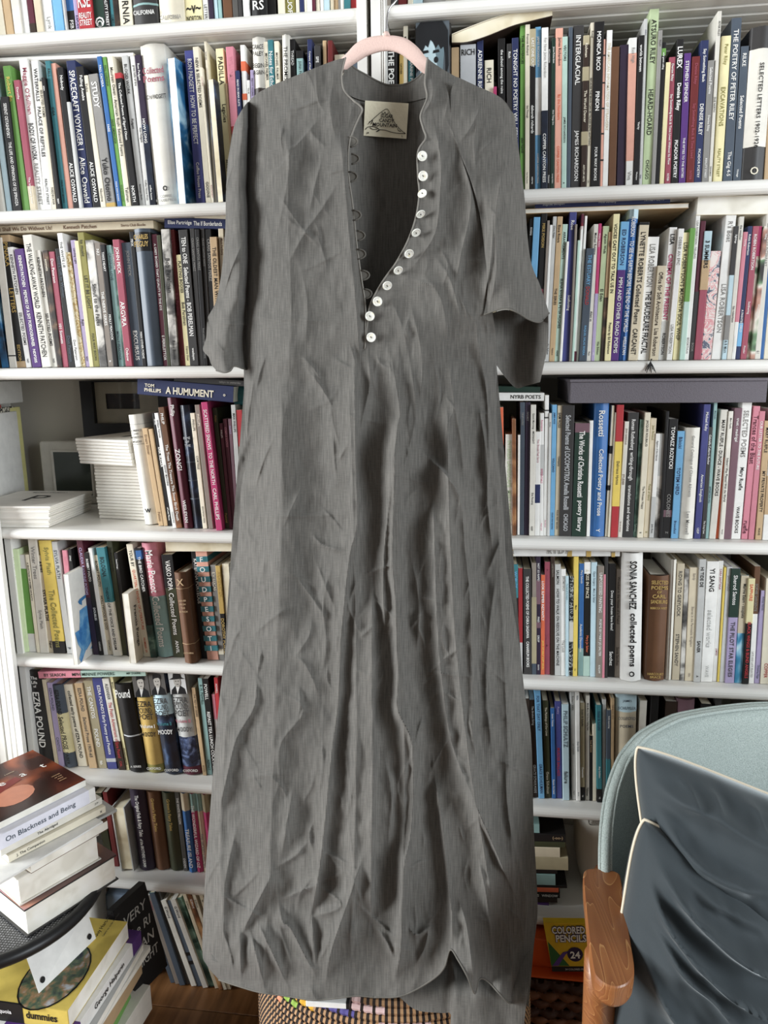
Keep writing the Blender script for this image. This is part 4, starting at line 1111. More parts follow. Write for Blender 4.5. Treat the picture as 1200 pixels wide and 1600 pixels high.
def cloth_Y(x, y, back=0.0):
    xl, xr = np.interp(y, *OUT_L), np.interp(y, *OUT_R)
    e = np.clip((x - xl) / np.maximum(xr - xl, 1), 0, 1)
    return ybase(y) + (0.05 - back) * np.abs(2 * e - 1) ** 4 + back + 0.02 * (1 - sstep(0, 0.03, e)) * (1 - sstep(560, 640, y))
def front_Y(x, y):
    Y = cloth_Y(x, y)
    lift = 0.035 * np.exp(-((x - 722) / 30) ** 2) * sstep(1420, 1545, y) + 0.03 * np.exp(-((x - 792) / 24) ** 2) * sstep(1480, 1570, y)
    return Y - lift - relief(x, y)
def curve2(pts, n, by=None, per=10):
    q = np.array([[p.x, p.y] for p in smooth_line([Vector((a, b, 0)) for a, b in pts], per)])
    if by == 'y':
        yy = np.linspace(q[0, 1], q[-1, 1], n); o = np.argsort(q[:, 1], kind='stable')
        return np.stack([np.interp(yy, q[o, 1], q[o, 0]), yy], 1)
    s = np.concatenate([[0], np.cumsum(np.hypot(*(q[1:] - q[:-1]).T))])
    t = np.linspace(0, s[-1], n)
    return np.stack([np.interp(t, s, q[:, 0]), np.interp(t, s, q[:, 1])], 1)
def tfi(T, B, Lc, R):
    ns, nt = len(T), len(Lc)
    s = np.linspace(0, 1, ns)[None, :, None]; t = np.linspace(0, 1, nt)[:, None, None]
    return (1 - t) * T[None] + t * B[None] + (1 - s) * Lc[:, None] + s * R[:, None] - ((1 - s) * (1 - t) * T[0] + s * (1 - t) * T[-1] + (1 - s) * t * B[0] + s * t * B[-1])
def sheet(name, G, Yfun, parent, material, flip=False, local=None):
    nt, ns = G.shape[:2]
    x, y = G[..., 0].ravel(), G[..., 1].ravel()
    Y = Yfun(x, y)
    V = Pn(x, y, Y)
    me = bpy.data.meshes.new(name)
    idx = np.arange(nt * ns).reshape(nt, ns)
    Fq = np.stack([idx[:-1, :-1], idx[1:, :-1], idx[1:, 1:], idx[:-1, 1:]], -1).reshape(-1, 4)
    me.vertices.add(len(V)); me.vertices.foreach_set('co', V.ravel())
    me.loops.add(Fq.size); me.polygons.add(len(Fq))
    me.polygons.foreach_set('loop_start', np.arange(0, Fq.size, 4)); me.polygons.foreach_set('loop_total', np.full(len(Fq), 4))
    me.loops.foreach_set('vertex_index', Fq.ravel())
    uv = me.uv_layers.new(name='UVMap')
    uvd = np.stack([x / 1200.0, 1 - y / 1200.0], 1)[Fq.ravel()]
    uv.data.foreach_set('uv', uvd.ravel())
    me.update(); me.validate()
    me.polygons.foreach_set('use_smooth', np.ones(len(Fq), dtype=bool))
    o = obj(name, me, material, parent)
    o.matrix_local = Matrix.Translation(-parent.location)
    return o
dress = empty('linen_dress', tuple(P(600, 800, 1.0)))
tag(dress, 'long grey crumpled linen dress with open button placket hanging from the pink hanger', 'dress')
NT = 660
CL = [(540, 90), (536, 106), (534, 122), (538, 142), (552, 157), (566, 170), (560, 186), (552, 205), (545, 230), (545, 275), (551, 320), (558, 387), (565, 437), (571, 482), (570, 545), (578, 640), (586, 800), (588, 1000), (586, 1200), (583, 1400), (585, 1558)]
CR = [(668, 90), (666, 106), (664, 130), (667, 153), (657, 180), (661, 200), (665, 216), (653, 237), (653, 275), (655, 302), (650, 338), (638, 374), (619, 410), (597, 441), (578, 477), (574, 505), (570, 545)] + CL[15:]
LL = [(384, 165), (383, 300), (383, 450), (381, 560), (382, 630), (384, 714), (377, 760), (372, 840), (361, 905), (354, 1003), (346, 1064), (340, 1120), (337, 1153), (328, 1270), (321, 1363), (316, 1480), (323, 1508), (342, 1531)]
RR = [(716, 122), (708, 150), (715, 216), (740, 284), (754, 338), (762, 400), (767, 450), (770, 489), (774, 520), (776, 560), (776, 607), (778, 700), (788, 821), (792, 887), (809, 994), (820, 1083), (830, 1153), (834, 1293), (840, 1415), (834, 1480), (826, 1572)]
TL = [(384, 165), (398, 149), (420, 136), (455, 121), (490, 107), (518, 96), (540, 90)]
TR = [(668, 90), (674, 96), (690, 107), (704, 115), (716, 122)]
BL = [(342, 1531), (370, 1540), (405, 1550), (440, 1555), (487, 1562), (520, 1560), (557, 1556), (585, 1558)]
BR = [(585, 1558), (622, 1557), (650, 1546), (680, 1527), (695, 1510), (704, 1484), (716, 1500), (730, 1525), (742, 1552), (749, 1530), (762, 1533), (780, 1552), (796, 1567), (810, 1562), (826, 1572)]
GL = tfi(curve2(TL, 170), curve2(BL, 170), curve2(LL, NT, 'y'), curve2(CL, NT, 'y'))
GR = tfi(curve2(TR, 190), curve2(BR, 190), curve2(CR, NT, 'y'), curve2(RR, NT, 'y'))
sheet('front_panel', GL, front_Y, dress, LINEN)
sheet('front_panel', GR, front_Y, dress, LINEN)
# sleeve that spreads out over the bookshelf, with its open cuff
ST = [(714, 120), (740, 132), (783, 153), (804, 180)]
SL_ = [(714, 120), (704, 150), (711, 216), (736, 284), (750, 338), (758, 400), (762, 450), (756, 492)]
SR_ = [(804, 180), (810, 230), (819, 302), (828, 401), (844, 446), (858, 489)]
SB = [(756, 492), (774, 485), (792, 482), (810, 489), (826, 499), (844, 503), (858, 489)]
GS = tfi(curve2(ST, 120), curve2(SB, 120), curve2(SL_, 220, 'y'), curve2(SR_, 220, 'y'))
def sleeve_Y(x, y):
    xl = np.interp(y, [122, 216, 338, 489], [716, 715, 754, 762]); xr = np.interp(y, [153, 180, 230, 302, 401, 446, 489, 505], [783, 804, 810, 819, 828, 844, 858, 852])
    e = np.clip((x - xl) / np.maximum(xr - xl, 1), 0, 1)
    return cloth_Y(x, np.minimum(y, 440)) * 0 + ybase(y) + 0.004 + 0.045 * e ** 3 - 0.02 * np.sin(np.pi * e) * sstep(200, 440, y) - relief(x, y)
sheet('sleeve', GS, sleeve_Y, dress, LINEN)
CT = [(766, 490), (790, 484), (810, 490), (826, 499), (844, 503), (857, 492)]
CB = [(776, 571), (790, 590), (806, 606), (822, 603), (844, 597)]
GC = tfi(curve2(CT, 70), curve2(CB, 70), curve2([(766, 490), (771, 530), (776, 571)], 90), curve2([(857, 492), (857, 520), (855, 545), (844, 597)], 90))
sheet('cuff_lining', GC, lambda x, y: ybase(y) + 0.05 + 0.02 * np.sin(np.pi * np.clip((x - 766) / 90, 0, 1)) - 0.02 * sstep(820, 856, x) - 1.2 * relief(x + 70, y), dress, LINEN)
# sleeve hanging straight down at the other side
AT = [(356, 250), (366, 196), (384, 163), (394, 158)]
AL = [(356, 250), (353, 300), (352, 355), (347, 418), (338, 469), (325, 495), (323, 506), (322, 528), (317, 546), (326, 558), (330, 569), (338, 579)]
AR = [(394, 158), (396, 300), (396, 450), (394, 578)]
AB = [(338, 579), (350, 582), (360, 579), (366, 572), (380, 576), (394, 578)]
GA = tfi(curve2(AT, 70), curve2(AB, 70), curve2(AL, 240), curve2(AR, 240))
def arm_Y(x, y):
    xl = np.interp(y, [196, 250, 300, 355, 418, 469, 495, 528, 546, 579], [366, 356, 353, 352, 347, 338, 325, 322, 317, 330])
    e = np.clip((x - xl) / np.maximum(394 - xl, 1), 0, 1)
    folds = 0.006 * np.sin(e * 9 + y * 0.02) * sstep(380, 500, y) * (1 - sstep(0.7, 1, e))
    return ybase(y) + 0.055 - 0.026 * np.sin(np.pi * np.clip(e * 1.15, 0, 1)) + 0.03 * sstep(0.6, 0.95, e) - folds - 1.3 * relief(x + 50, y + 300)
sheet('sleeve', GA, arm_Y, dress, LINEN)
# back: collar stand, inside of the back, longer back hem
KT = [(541, 95), (556, 108), (572, 117), (590, 127), (608, 133), (635, 131), (657, 117), (669, 98)]
KB = [(530, 136), (548, 150), (572, 158), (605, 161), (640, 159), (668, 152), (676, 146)]
def back_Y(x, y):
    e = np.clip((x - 520) / 170.0, 0, 1)
    return ybase(y) + 0.015 + 0.055 * np.sin(np.pi * e) - 0.6 * relief(x + 13, y + 41)
GK = tfi(curve2(KT, 90), curve2(KB, 90), curve2([(541, 95), (536, 116), (530, 136)], 30), curve2([(669, 98), (674, 120), (676, 146)], 30))
sheet('collar', GK, lambda x, y: back_Y(x, y) - 0.004, dress, LINEN)
IB = [(400, 700), (600, 700), (770, 700)]
GI = tfi(curve2(KB, 110), curve2([(540, 640), (600, 645), (690, 640)], 110), curve2([(530, 136), (520, 300), (540, 640)], 150), curve2([(676, 146), (690, 300), (690, 640)], 150))
sheet('back_panel', GI, back_Y, dress, LINEN)
GH = tfi(curve2([(385, 560), (600, 560), (775, 560)], 120), curve2([(330, 1500), (480, 1545), (600, 1548), (622, 1557), (650, 1578), (690, 1583), (704, 1584), (708, 1612), (760, 1615), (818, 1612)], 120),
         curve2([(385, 560), (352, 1000), (330, 1500)], 300), curve2([(775, 560), (812, 1000), (834, 1400), (818, 1612)], 300))
sheet('back_panel', GH, lambda x, y: cloth_Y(x, y, 0.045) - 0.8 * relief(x + 31, y + 17) - 0.031 * sstep(1470, 1560, y) - 0.012 * sstep(700, 712, x) * sstep(1500, 1560, y), dress, LINEN)
# hem rolls and placket edges
def edge_roll(name, pts, Yfun, r, parent=dress, off=0.0, m=None):
    q = np.array([[p.x, p.y] for p in smooth_line([Vector((a, b, 0)) for a, b in pts], 8)])
    V = Pn(q[:, 0], q[:, 1], Yfun(q[:, 0], q[:, 1]) - off)
    o = obj(name, tube_mesh(name, V, r, 6), m or LINEN_EDGE, parent); o.matrix_local = Matrix.Translation(-parent.location)
LINEN_EDGE = mat('5f5c56', 0.85, 0.05, 300, 0.2, 'linen_edge')
LINEN_LIT = mat('7f7b74', 0.85, 0.05, 300, 0.2, 'linen_lit_edge')  # paler copy of the edge linen: paints the thin lit line along the placket
edge_roll('hem', BL, front_Y, 0.0012); edge_roll('hem', BR, front_Y, 0.0012)
edge_roll('placket_edge', CL[:15], front_Y, 0.0012, m=LINEN_LIT); edge_roll('placket_edge', CR[:17], front_Y, 0.0012, m=LINEN_LIT)
edge_roll('cuff_hem', SB, sleeve_Y, 0.0012); edge_roll('cuff_hem', AB, arm_Y, 0.0012)
edge_roll('collar_edge', KT, lambda x, y: back_Y(x, y) - 0.004, 0.0013)
# shell buttons and the loops of the opposite edge
SHELL = ramp_mat('shell_button', [(0.3, 'cfd0c4'), (0.55, 'ecebe4'), (0.75, 'e2d9b4')], 160, 2, 0.22)
THREAD = mat('2c2a28', 0.8)
def button_mesh():
    prof = [(0.0, 0.0011), (0.0042, 0.0011), (0.0049, 0.0015), (0.0058, 0.0015), (0.0062, 0.0009), (0.0060, 0.0), (0.0, 0.0)]
    n = 20; V, Fc = [], []
    for r, z in prof:
        for k in range(n):
            a = 2 * math.pi * k / n; V.append((r * math.cos(a), r * math.sin(a), z))
    for i in range(len(prof) - 1):
        for k in range(n): Fc.append((i * n + k, i * n + (k + 1) % n, (i + 1) * n + (k + 1) % n, (i + 1) * n + k))
    me = mesh_of('button', V, Fc, False); return me
_bm = button_mesh(); _tm = box_mesh('thread', -0.0004, 0.0004, -0.0013, 0.0013, 0.001, 0.0016)
for bx, by, tilt in [(660, 244, 5), (661, 275, 12), (660, 303, -30), (657, 334, 62), (650, 363, 58), (639, 396, 45), (622, 422, 52), (605, 446, 38), (590, 471, 12), (578, 494, 10), (580, 527, 8)]:
    Y = float(front_Y(np.array([bx - 1.0]), np.array([float(by)]))[0]) - 0.007
    p = P(bx, by, Y)
    n = (Vector((0, 0, H)) - p).normalized()
    m = frame(p - dress.location, Vector((1, 0, 0)), Vector((0, 0.0, 1))) @ Matrix.Rotation(math.radians(tilt), 4, Vector((0.85, 0.5, 0)))
    b = obj('button', _bm, SHELL, dress, m)
    obj('thread', _tm, THREAD, b, Matrix.Rotation(0.5, 4, 'Z'))
for lx, ly in [(549, 221), (551, 248), (548, 276), (554, 336), (560, 368), (561, 397), (567, 430), (571, 459)]:
    Y = float(front_Y(np.array([lx - 4.0]), np.array([float(ly)]))[0]) - 0.001
    p = P(lx, ly, Y) - dress.location
    pts = [p + Vector((0.0105 * math.sin(math.pi * k / 8) - 0.002, 0.001, 0.0062 * math.cos(math.pi * k / 8))) for k in range(9)]
    lp = obj('button_loop', tube_mesh('button_loop', pts, 0.0011, 6), LINEN_EDGE, dress)
    tab = [p + Vector((-0.002, 0.0015, 0.005)), p + Vector((0.006, 0.0015, 0.004)), p + Vector((0.0083, 0.0015, 0)), p + Vector((0.006, 0.0015, -0.004)), p + Vector((-0.002, 0.0015, -0.005))]
    obj('loop_tab', mesh_of('loop_tab', tab, [(0, 1, 2, 3, 4)]), LINEN_EDGE, lp)
# woven neck label with its printed mountain
def lab_pt(u, v, out=0.0):
    # u, v in 0..1 over the label; u to the side, v downwards
    c = [(570.5, 157), (638.5, 161.5), (635, 217), (568, 212)]
    x = (c[0][0] * (1 - u) + c[1][0] * u) * (1 - v) + (c[3][0] * (1 - u) + c[2][0] * u) * v
    y = (c[0][1] * (1 - u) + c[1][1] * u) * (1 - v) + (c[3][1] * (1 - u) + c[2][1] * u) * v
    return P(x, y, 1.0785 - out + 0.004 * math.sin(math.pi * u)) - dress.location
_V, _F = [], []
for j in range(9):
    for i in range(13): _V.append(lab_pt(i / 12, j / 8))
for j in range(8):
    for i in range(12): _F.append((j * 13 + i, (j + 1) * 13 + i, (j + 1) * 13 + i + 1, j * 13 + i + 1))
nl = obj('neck_label', mesh_of('neck_label', _V, _F, True), mat('eae2c8', 0.75, 0.03, 220, 0.3, 'woven_label'), dress)
nl['label'] = 'cream woven neck label printed with a mountain'
def lab_line(pts, r=0.00042):
    q = smooth_line([lab_pt(u, v, 0.0012) for u, v in pts], 5)
    obj('label_drawing', tube_mesh('label_drawing', q, r, 4), ink('black'), nl)
lab_line([(0.10, 0.66), (0.2, 0.52), (0.33, 0.36), (0.42, 0.26), (0.5, 0.2), (0.55, 0.24), (0.62, 0.4), (0.7, 0.56), (0.8, 0.7), (0.9, 0.8), (0.97, 0.85)])
lab_line([(0.04, 0.82), (0.08, 0.76), (0.16, 0.72), (0.26, 0.73), (0.34, 0.77), (0.36, 0.82), (0.3, 0.86), (0.36, 0.8), (0.5, 0.8), (0.64, 0.84), (0.8, 0.86), (0.97, 0.85)])
lab_line([(0.40, 0.3), (0.44, 0.35), (0.47, 0.29), (0.51, 0.36), (0.55, 0.3)]); lab_line([(0.12, 0.6), (0.2, 0.55), (0.16, 0.66)]); lab_line([(0.14, 0.75), (0.22, 0.8), (0.32, 0.78)]); lab_line([(0.78, 0.72), (0.8, 0.78), (0.86, 0.8)])
for s, v, w, u in (('SUGAR', 0.40, 0.27, 0.52), ('CANDY', 0.525, 0.33, 0.52), ('MOUNTAIN', 0.655, 0.56, 0.48)):
    p0 = lab_pt(u, v, 0.0022)
    ex = lab_pt(u + 0.1, v) - lab_pt(u - 0.1, v); ey = lab_pt(u, v - 0.1) - lab_pt(u, v + 0.1)
    lettering(s, nl, frame(p0, ex, ey), 0.0615 * w, 0.0047, ink('black'), 2, stretch=2.0)
lettering('M', nl, frame(lab_pt(0.1, 0.91, 0.0022), Vector((1, 0, 0)), Vector((0, 0, 1))), 0.004, 0.0025, ink('black'))
lettering('L', nl, frame(lab_pt(0.9, 0.93, 0.0022), Vector((1, 0, 0)), Vector((0, 0, 1))), 0.004, 0.0025, ink('black'))
# velvet hanger
hanger = empty('clothes_hanger', tuple(P(605, 55, 1.07)))
tag(hanger, 'pale pink velvet clothes hanger with silver hook carrying the grey dress', 'hanger')
VELVET_PINK = mat('e4c6bb', 0.9, 0.06, 500, 0.25, 'pink_velvet')
_up_ = [(500, 122), (510, 114), (520, 104), (541, 84), (556, 68), (577, 58), (605, 55), (632, 59), (652, 73), (668, 93), (684, 112), (700, 126)]
_lo_ = [(500, 140), (510, 134), (520, 128), (543, 108), (560, 96), (578, 86), (602, 80), (622, 83), (640, 95), (659, 113), (684, 130), (700, 144)]
_a = smooth_line([P(x, y, 1.072) for x, y in _up_], 6); _b = smooth_line([P(x, y, 1.072) for x, y in _lo_], 6)
_V, _F = [], []
_n = 10
for a, b in zip(_a, _b):
    c = (a + b) / 2; hh = (a - b) / 2
    for k in range(_n):
        an = 2 * math.pi * k / _n
        sx = math.copysign(abs(math.cos(an)) ** 0.6, math.cos(an)); sy = math.copysign(abs(math.sin(an)) ** 0.8, math.sin(an))
        _V.append(c + hh * sx + Vector((0, 0.004 * sy, 0)) - hanger.location)
for i in range(len(_a) - 1):
    for k in range(_n): _F.append((i * _n + k, i * _n + (k + 1) % _n, (i + 1) * _n + (k + 1) % _n, (i + 1) * _n + k))
_F += [tuple(range(_n)), tuple((len(_a) - 1) * _n + k for k in range(_n - 1, -1, -1))]
obj('shoulder_bar', mesh_of('shoulder_bar', _V, _F, True), VELVET_PINK, hanger)
obj('hook_boss', tube_mesh('hook_boss', [P(603.5, 58, 1.072) - hanger.location, P(603.5, 53, 1.072) - hanger.location, P(603.5, 50, 1.072) - hanger.location], [0.0058, 0.0046, 0.003], 10), VELVET_PINK, hanger)
_hk = [P(603.5, 52, 1.072), P(604.5, 34, 1.072), P(606, 20, 1.073), P(610, 11, 1.074), P(618, 2, 1.076), P(624, -10, 1.08), P(624, -24, 1.087), P(614, -34, 1.093), P(602, -30, 1.097), P(598, -18, 1.1)]
CHROME = bpy.data.materials.new('chrome'); _nt, _N, _L, _b_ = nodes_of(CHROME); _b_.inputs['Metallic'].default_value = 1.0; _b_.inputs['Roughness'].default_value = 0.18; _b_.inputs['Base Color'].default_value = (0.75, 0.75, 0.77, 1)
hk = obj('hook', tube_mesh('hook', [p - hanger.location for p in smooth_line(_hk, 6)], 0.0013, 8), CHROME, hanger)
hk['label'] = 'silver wire hook'
# ------------------------------------------------------------------ things on the shelves
Z4, Z5, Z7 = SHELF_Z[4], SHELF_Z[5], SHELF_Z[7]
def slab(name, A, B, z0, z1, th, material, parent=None, bev=0.0008):
    """upright slab from plan point A to plan point B, thickness th away from the viewer"""
    A, B = Vector((A[0], A[1], 0)), Vector((B[0], B[1], 0))
    L = (B - A).length; ex = (B - A).normalized(); ey = Vector((-ex.y, ex.x, 0))
    m = Matrix(((ex.x, ey.x, 0, A.x), (ex.y, ey.y, 0, A.y), (0, 0, 1, z0), (0, 0, 0, 1)))
    return obj(name, box_mesh(name, 0, L, 0, th, 0, z1 - z0, bev, 1), material, parent, m), L
# white cover facing out, patterned book and yellow book behind it, leaning on the side panel
_A = Vector((-0.872, 1.165, 0)); _B = Vector((-0.898, 1.335, 0))
_zt = P(57, 642, 1.335).z
wb, _ = slab('picture_book', _A, _B, Z4 + 0.0004, _zt, 0.006, mat('white', 0.35)); tag(wb, 'white glossy board book standing face outward behind the low magazine stack', 'book')
_d = Vector((-0.0066, 0.0, 0))
pb, _L = slab('patterned_book', _A + _d, _B + _d + Vector((0.0, 0.004, 0)), Z4 + 0.0004, _zt + 0.009, 0.005, ramp_mat('lettered_print', [(0.45, 'e2dccb'), (0.5, '191919'), (0.6, '191919'), (0.64, 'e2dccb')], 70, 3, 0.5, distortion=2)); tag(pb, 'black and white patterned book standing behind the white board book', 'book')
_d2 = Vector((-0.0122, 0.0, 0))
yb_, _ = slab('yellow_book', _A + _d2, _B + _d2 + Vector((0.004, 0.024, 0)), Z4 + 0.0004, _zt + 0.007, 0.004, mat('e2dc98', 0.5)); tag(yb_, 'pale yellow edged book standing behind the patterned book beside the low magazine stack', 'book')
_zb = _zt + 0.016
bx = obj('card_box', box_mesh('card_box', -0.946, -0.893, 1.13, 1.352, _zb, SHELF_Z[3] - 0.024, 0.001, 1), mat('d9d7d1', 0.5)); tag(bx, 'pale grey card box lying above the white board book under the shelf', 'box')
_zc = P(40, 632, 1.24).z
rb = obj('thin_book', box_mesh('thin_book', -0.944, -0.884, 1.14, 1.27, _zt + 0.0095, _zb - 0.0006, 0.0005, 1), mat('9a4a42', 0.5)); tag(rb, 'thin reddish book lying under the pale grey card box', 'book')
# magazines in two stacks
def magazine_mesh(w, d, h):
    p = [(0, 0), (w, 0), (w, d), (0, d)]
    v, n = [], 8
    bm = bmesh.new(); bmesh.ops.create_cube(bm, size=1.0)
    for q in bm.verts: q.co = Vector((w / 2 + q.co.x * w, d / 2 + q.co.y * d, h / 2 + q.co.z * h))
    ed = [e for e in bm.edges if all(abs(q.co.y) < 1e-6 for q in e.verts) and abs(e.verts[0].co.z - e.verts[1].co.z) < 1e-6]
    bmesh.ops.bevel(bm, geom=ed, offset=h * 0.45, segments=3, profile=0.5, affect='EDGES')
    me = bpy.data.meshes.new('magazine'); bm.to_mesh(me); bm.free(); return me
MAG = mat('e9e5dc', 0.5, 0.05, 40)
_F0 = PZ(82, 826, Z4); _zt2 = P(71, 791, _F0.y).z
_R0, _L0 = PZ(145, 767, _zt2), PZ(0, 777, _zt2)
_Ft = Vector((_F0.x, _F0.y, _zt2))
_e1 = (_R0 - _Ft); _e2 = (_L0 - _Ft); _w, _dd = min(_e1.length, 0.16), 0.142
_e1.normalize()
_n = 10; _h = (_zt2 - Z4) / _n
_mm = magazine_mesh(_w, _dd, _h * 0.97)
for i in range(_n):
    j = Vector((random.uniform(-1, 1), random.uniform(-1, 1), 0)) * 0.002
    m = frame(Vector((_F0.x, _F0.y, Z4 + 0.0003 + i * _h)) + j - Vector((0.0012, -0.001, 0)) * (i - _n + 1) * -1.0, _e1, Vector((-_e1.y, _e1.x, 0)))
    o = obj('magazine', _mm, MAG, None, m)
    tag(o, '%s white magazine from the bottom of the low stack beside the empty screen' % ordinal(i + 1), 'magazine', 'low stack of white magazines')
    if i == _n - 1:
        d_ = _dd
        T = Matrix(((0, 1, 0, 0), (-1, 0, 0, 0), (0, 0, 1, 0), (0, 0, 0, 1)))      # reads from far side to near side, letters point along x
        lettering('P', o, Matrix.Translation((_w * 0.5, d_ * 0.45, _h + 0.0004)) @ T, 0.05, 0.055, ink('charcoal'), 0)
        lettering('Michael Dickman', o, Matrix.Translation((_w * 0.86, d_ * 0.5, _h + 0.0004)) @ T, 0.09, 0.007, ink('charcoal'), 1)
        o['label'] = 'top white magazine of the low stack, printed with a black letter P'
_F1 = PZ(155, 810, Z4 + 0.0)
_F1.y = max(_F1.y, 1.15); _F1.x = X_at(155, _F1.y, Z4)
_ztop = P(124, 684, _F1.y).z
_n = 26; _h = (_ztop - Z4) / _n
_mm2 = magazine_mesh(0.118, 0.15, _h * 0.97)
for i in range(_n):
    f = i / (_n - 1)
    px = 155 - 13 * f if f < 0.72 else 130 - 8 * (f - 0.72) / 0.28
    jx = random.uniform(-0.0012, 0.0012)
    zz = Z4 + 0.0003 + i * _h
    m = frame(Vector((X_at(px, _F1.y, zz) + jx, _F1.y + random.uniform(-0.001, 0.001) - (0.01 if f >= 0.72 else 0), zz)), Vector((1, -0.13 - (0.16 if f >= 0.72 else 0), 0)), Vector((0.13, 1, 0)))
    o = obj('magazine', _mm2, MAG, None, m)
    tag(o, '%s white magazine from the bottom of the tall stack before the framed picture' % ordinal(i + 1), 'magazine', 'tall stack of white magazines')
    if i == _n - 1:
        lettering('P', o, Matrix.Translation((0.075, 0.07, _h + 0.0004)), 0.04, 0.05, ink('charcoal'), 0)
        o['label'] = 'top white magazine of the tall stack before the framed picture'
# small screen in a rounded grey frame
_Ys = 1.342
_x0, _x1 = X_at(69, _Ys, Z4), X_at(160, _Ys, Z4); _z1 = P(72, 689, _Ys).z
ds = obj('digital_photo_frame', box_mesh('digital_photo_frame', _x0, _x1, _Ys, _Ys + 0.02, Z4 + 0.0004, _z1, 0.007, 3), mat('bdb9ae', 0.45)); tag(ds, 'small grey digital photo frame with blank screen behind the magazines', 'photo frame')
obj('bezel', box_mesh('bezel', P(83, 740, _Ys).x, _x1 - 0.012, _Ys - 0.0035, _Ys + 0.004, Z4 + 0.016, P(83, 703, _Ys).z, 0.002, 2), mat('d4d0c6', 0.4), ds)
obj('screen', box_mesh('screen', P(88, 740, _Ys).x, _x1 - 0.016, _Ys - 0.0042, _Ys, Z4 + 0.02, P(88, 706, _Ys).z), mat('3d433d', 0.12, 0.05), ds)
# framed picture leaning on the back
_Yp = 1.381
fr = empty('framed_picture', tuple(P(137, 690, _Yp)))
tag(fr, 'black framed picture with wide cream mount leaning at the back of the fourth shelf', 'picture')
def flat_ring(name, o0, o1, i0, i1, y0, y1, material, parent):
    (ax, az), (bx_, bz), (cx, cz), (dx, dz) = o0, o1, i0, i1
    V = []
    for y in (y0, y1):
        V += [(ax, y, az), (bx_, y, az), (bx_, y, bz), (ax, y, bz), (cx, y, cz), (dx, y, cz), (dx, y, dz), (cx, y, dz)]
    Fc = []
    for k in range(4):
        n = (k + 1) % 4
        Fc += [(k, n, 4 + n, 4 + k), (8 + n, 8 + k, 12 + k, 12 + n), (k, 8 + k, 8 + n, n), (4 + n, 12 + n, 12 + k, 4 + k)]
    o = obj(name, mesh_of(name, V, Fc), material, parent); o.matrix_local = Matrix.Translation(-Vector(parent.location)); return o
_q = lambda x, y: (P(x, y, _Yp).x, P(x, y, _Yp).z)
_ol = (P(137, 690, _Yp).x, Z4 + 0.0006); _oh = (P(268, 640, _Yp).x, SHELF_Z[3] - 0.026)
_il = (_q(153, 660)[0], _q(150, 661)[1]); _ih = (_q(252, 640)[0], _q(145, 597)[1])
flat_ring('frame', _ol, _oh, _il, _ih, _Yp - 0.012, _Yp + 0.006, mat('1b1a1b', 0.3), fr)
flat_ring('mount', _il, _ih, (_q(167, 638)[0], _q(167, 639)[1]), (_q(218, 620)[0], _q(165, 615)[1]), _Yp - 0.001, _Yp + 0.001, mat('cfc6b0', 0.8), fr)
pr = obj('print', box_mesh('print', _q(165, 638)[0], _q(221, 638)[0], _Yp + 0.0012, _Yp + 0.002, _q(165, 641)[1], _q(165, 613)[1]), ramp_mat('small_print', [(0.3, '17151c'), (0.6, '342a30'), (0.75, '8a6a4a')], 60, 3, 0.5), fr)
pr.matrix_local = Matrix.Translation(-Vector(fr.location))
GLASS = bpy.data.materials.new('picture_glass'); _nt, _N, _L, _b_ = nodes_of(GLASS)
_b_.inputs['Roughness'].default_value = 0.03; _b_.inputs['Transmission Weight'].default_value = 1.0; _b_.inputs['IOR'].default_value = 1.3
gl = obj('glass_pane', box_mesh('glass_pane', _il[0], _ih[0], _Yp - 0.005, _Yp - 0.0035, _il[1], _ih[1]), GLASS, fr); gl.matrix_local = Matrix.Translation(-Vector(fr.location))
# two books on the fifth shelf turned with a cover towards the room
def turned_book(fl, frp, bk, tl, z, th, col, label):
    """fl / frp: bottom px of the near edge's two corners, bk: bottom px of the far corner of the visible cover, tl: top px of the near left corner"""
    A = PZ(*frp, z); Bk = PZ(*bk, z)
    d = (Bk - A); Dp = d.length; d.normalize()
    ex = Vector((d.y, -d.x, 0))
    top = P(tl[0], tl[1], A.y); Ht = (top.z - z)
    sh = (top - A); up = Vector((sh.dot(ex) * 0.35 * ex.x, sh.dot(ex) * 0.35 * ex.y, Ht)).normalized()
    m = Matrix(((ex.x, d.x, up.x, A.x - ex.x * th), (ex.y, d.y, up.y, A.y - ex.y * th), (0, 0, up.z, z + 0.0006), (0, 0, 0, 1)))
    o = make_book(m @ Matrix.Translation((th, Dp, 0)) @ Matrix.Rotation(math.pi, 4, 'Z'), th, Ht, Dp, col)
    tag(o, label, 'book')
    T = Matrix.Translation((th, Dp, 0)) @ Matrix.Rotation(math.pi, 4, 'Z')
    return o, T, Dp, Ht        # T maps the near-right corner frame to the book's own frame (x = th is the shown cover)
o, T, dp, ht = turned_book((113, 1040), (122, 1040), (146, 1021), (99, 898), Z5, 0.008, 'white', 'white book with a torn blue painted shape turned cover outward, overhanging the fifth shelf')
def cover_shape(name, pts, material, lift=0.0006):
    V = [T.inverted() @ Vector((0.008 + lift, u * dp, v * ht)) for u, v in pts] if False else [T @ Vector((0.008 + lift, u * dp, v * ht)) for u, v in pts]
    obj(name, mesh_of(name, V, [tuple(range(len(V)))]), material, o)
cover_shape('printed_shape', [(0.38, 0.66), (0.5, 0.68), (0.92, 0.69), (0.97, 0.72), (0.97, 0.66), (0.62, 0.645), (0.6, 0.6), (0.45, 0.63)], mat('3f78ad', 0.5))
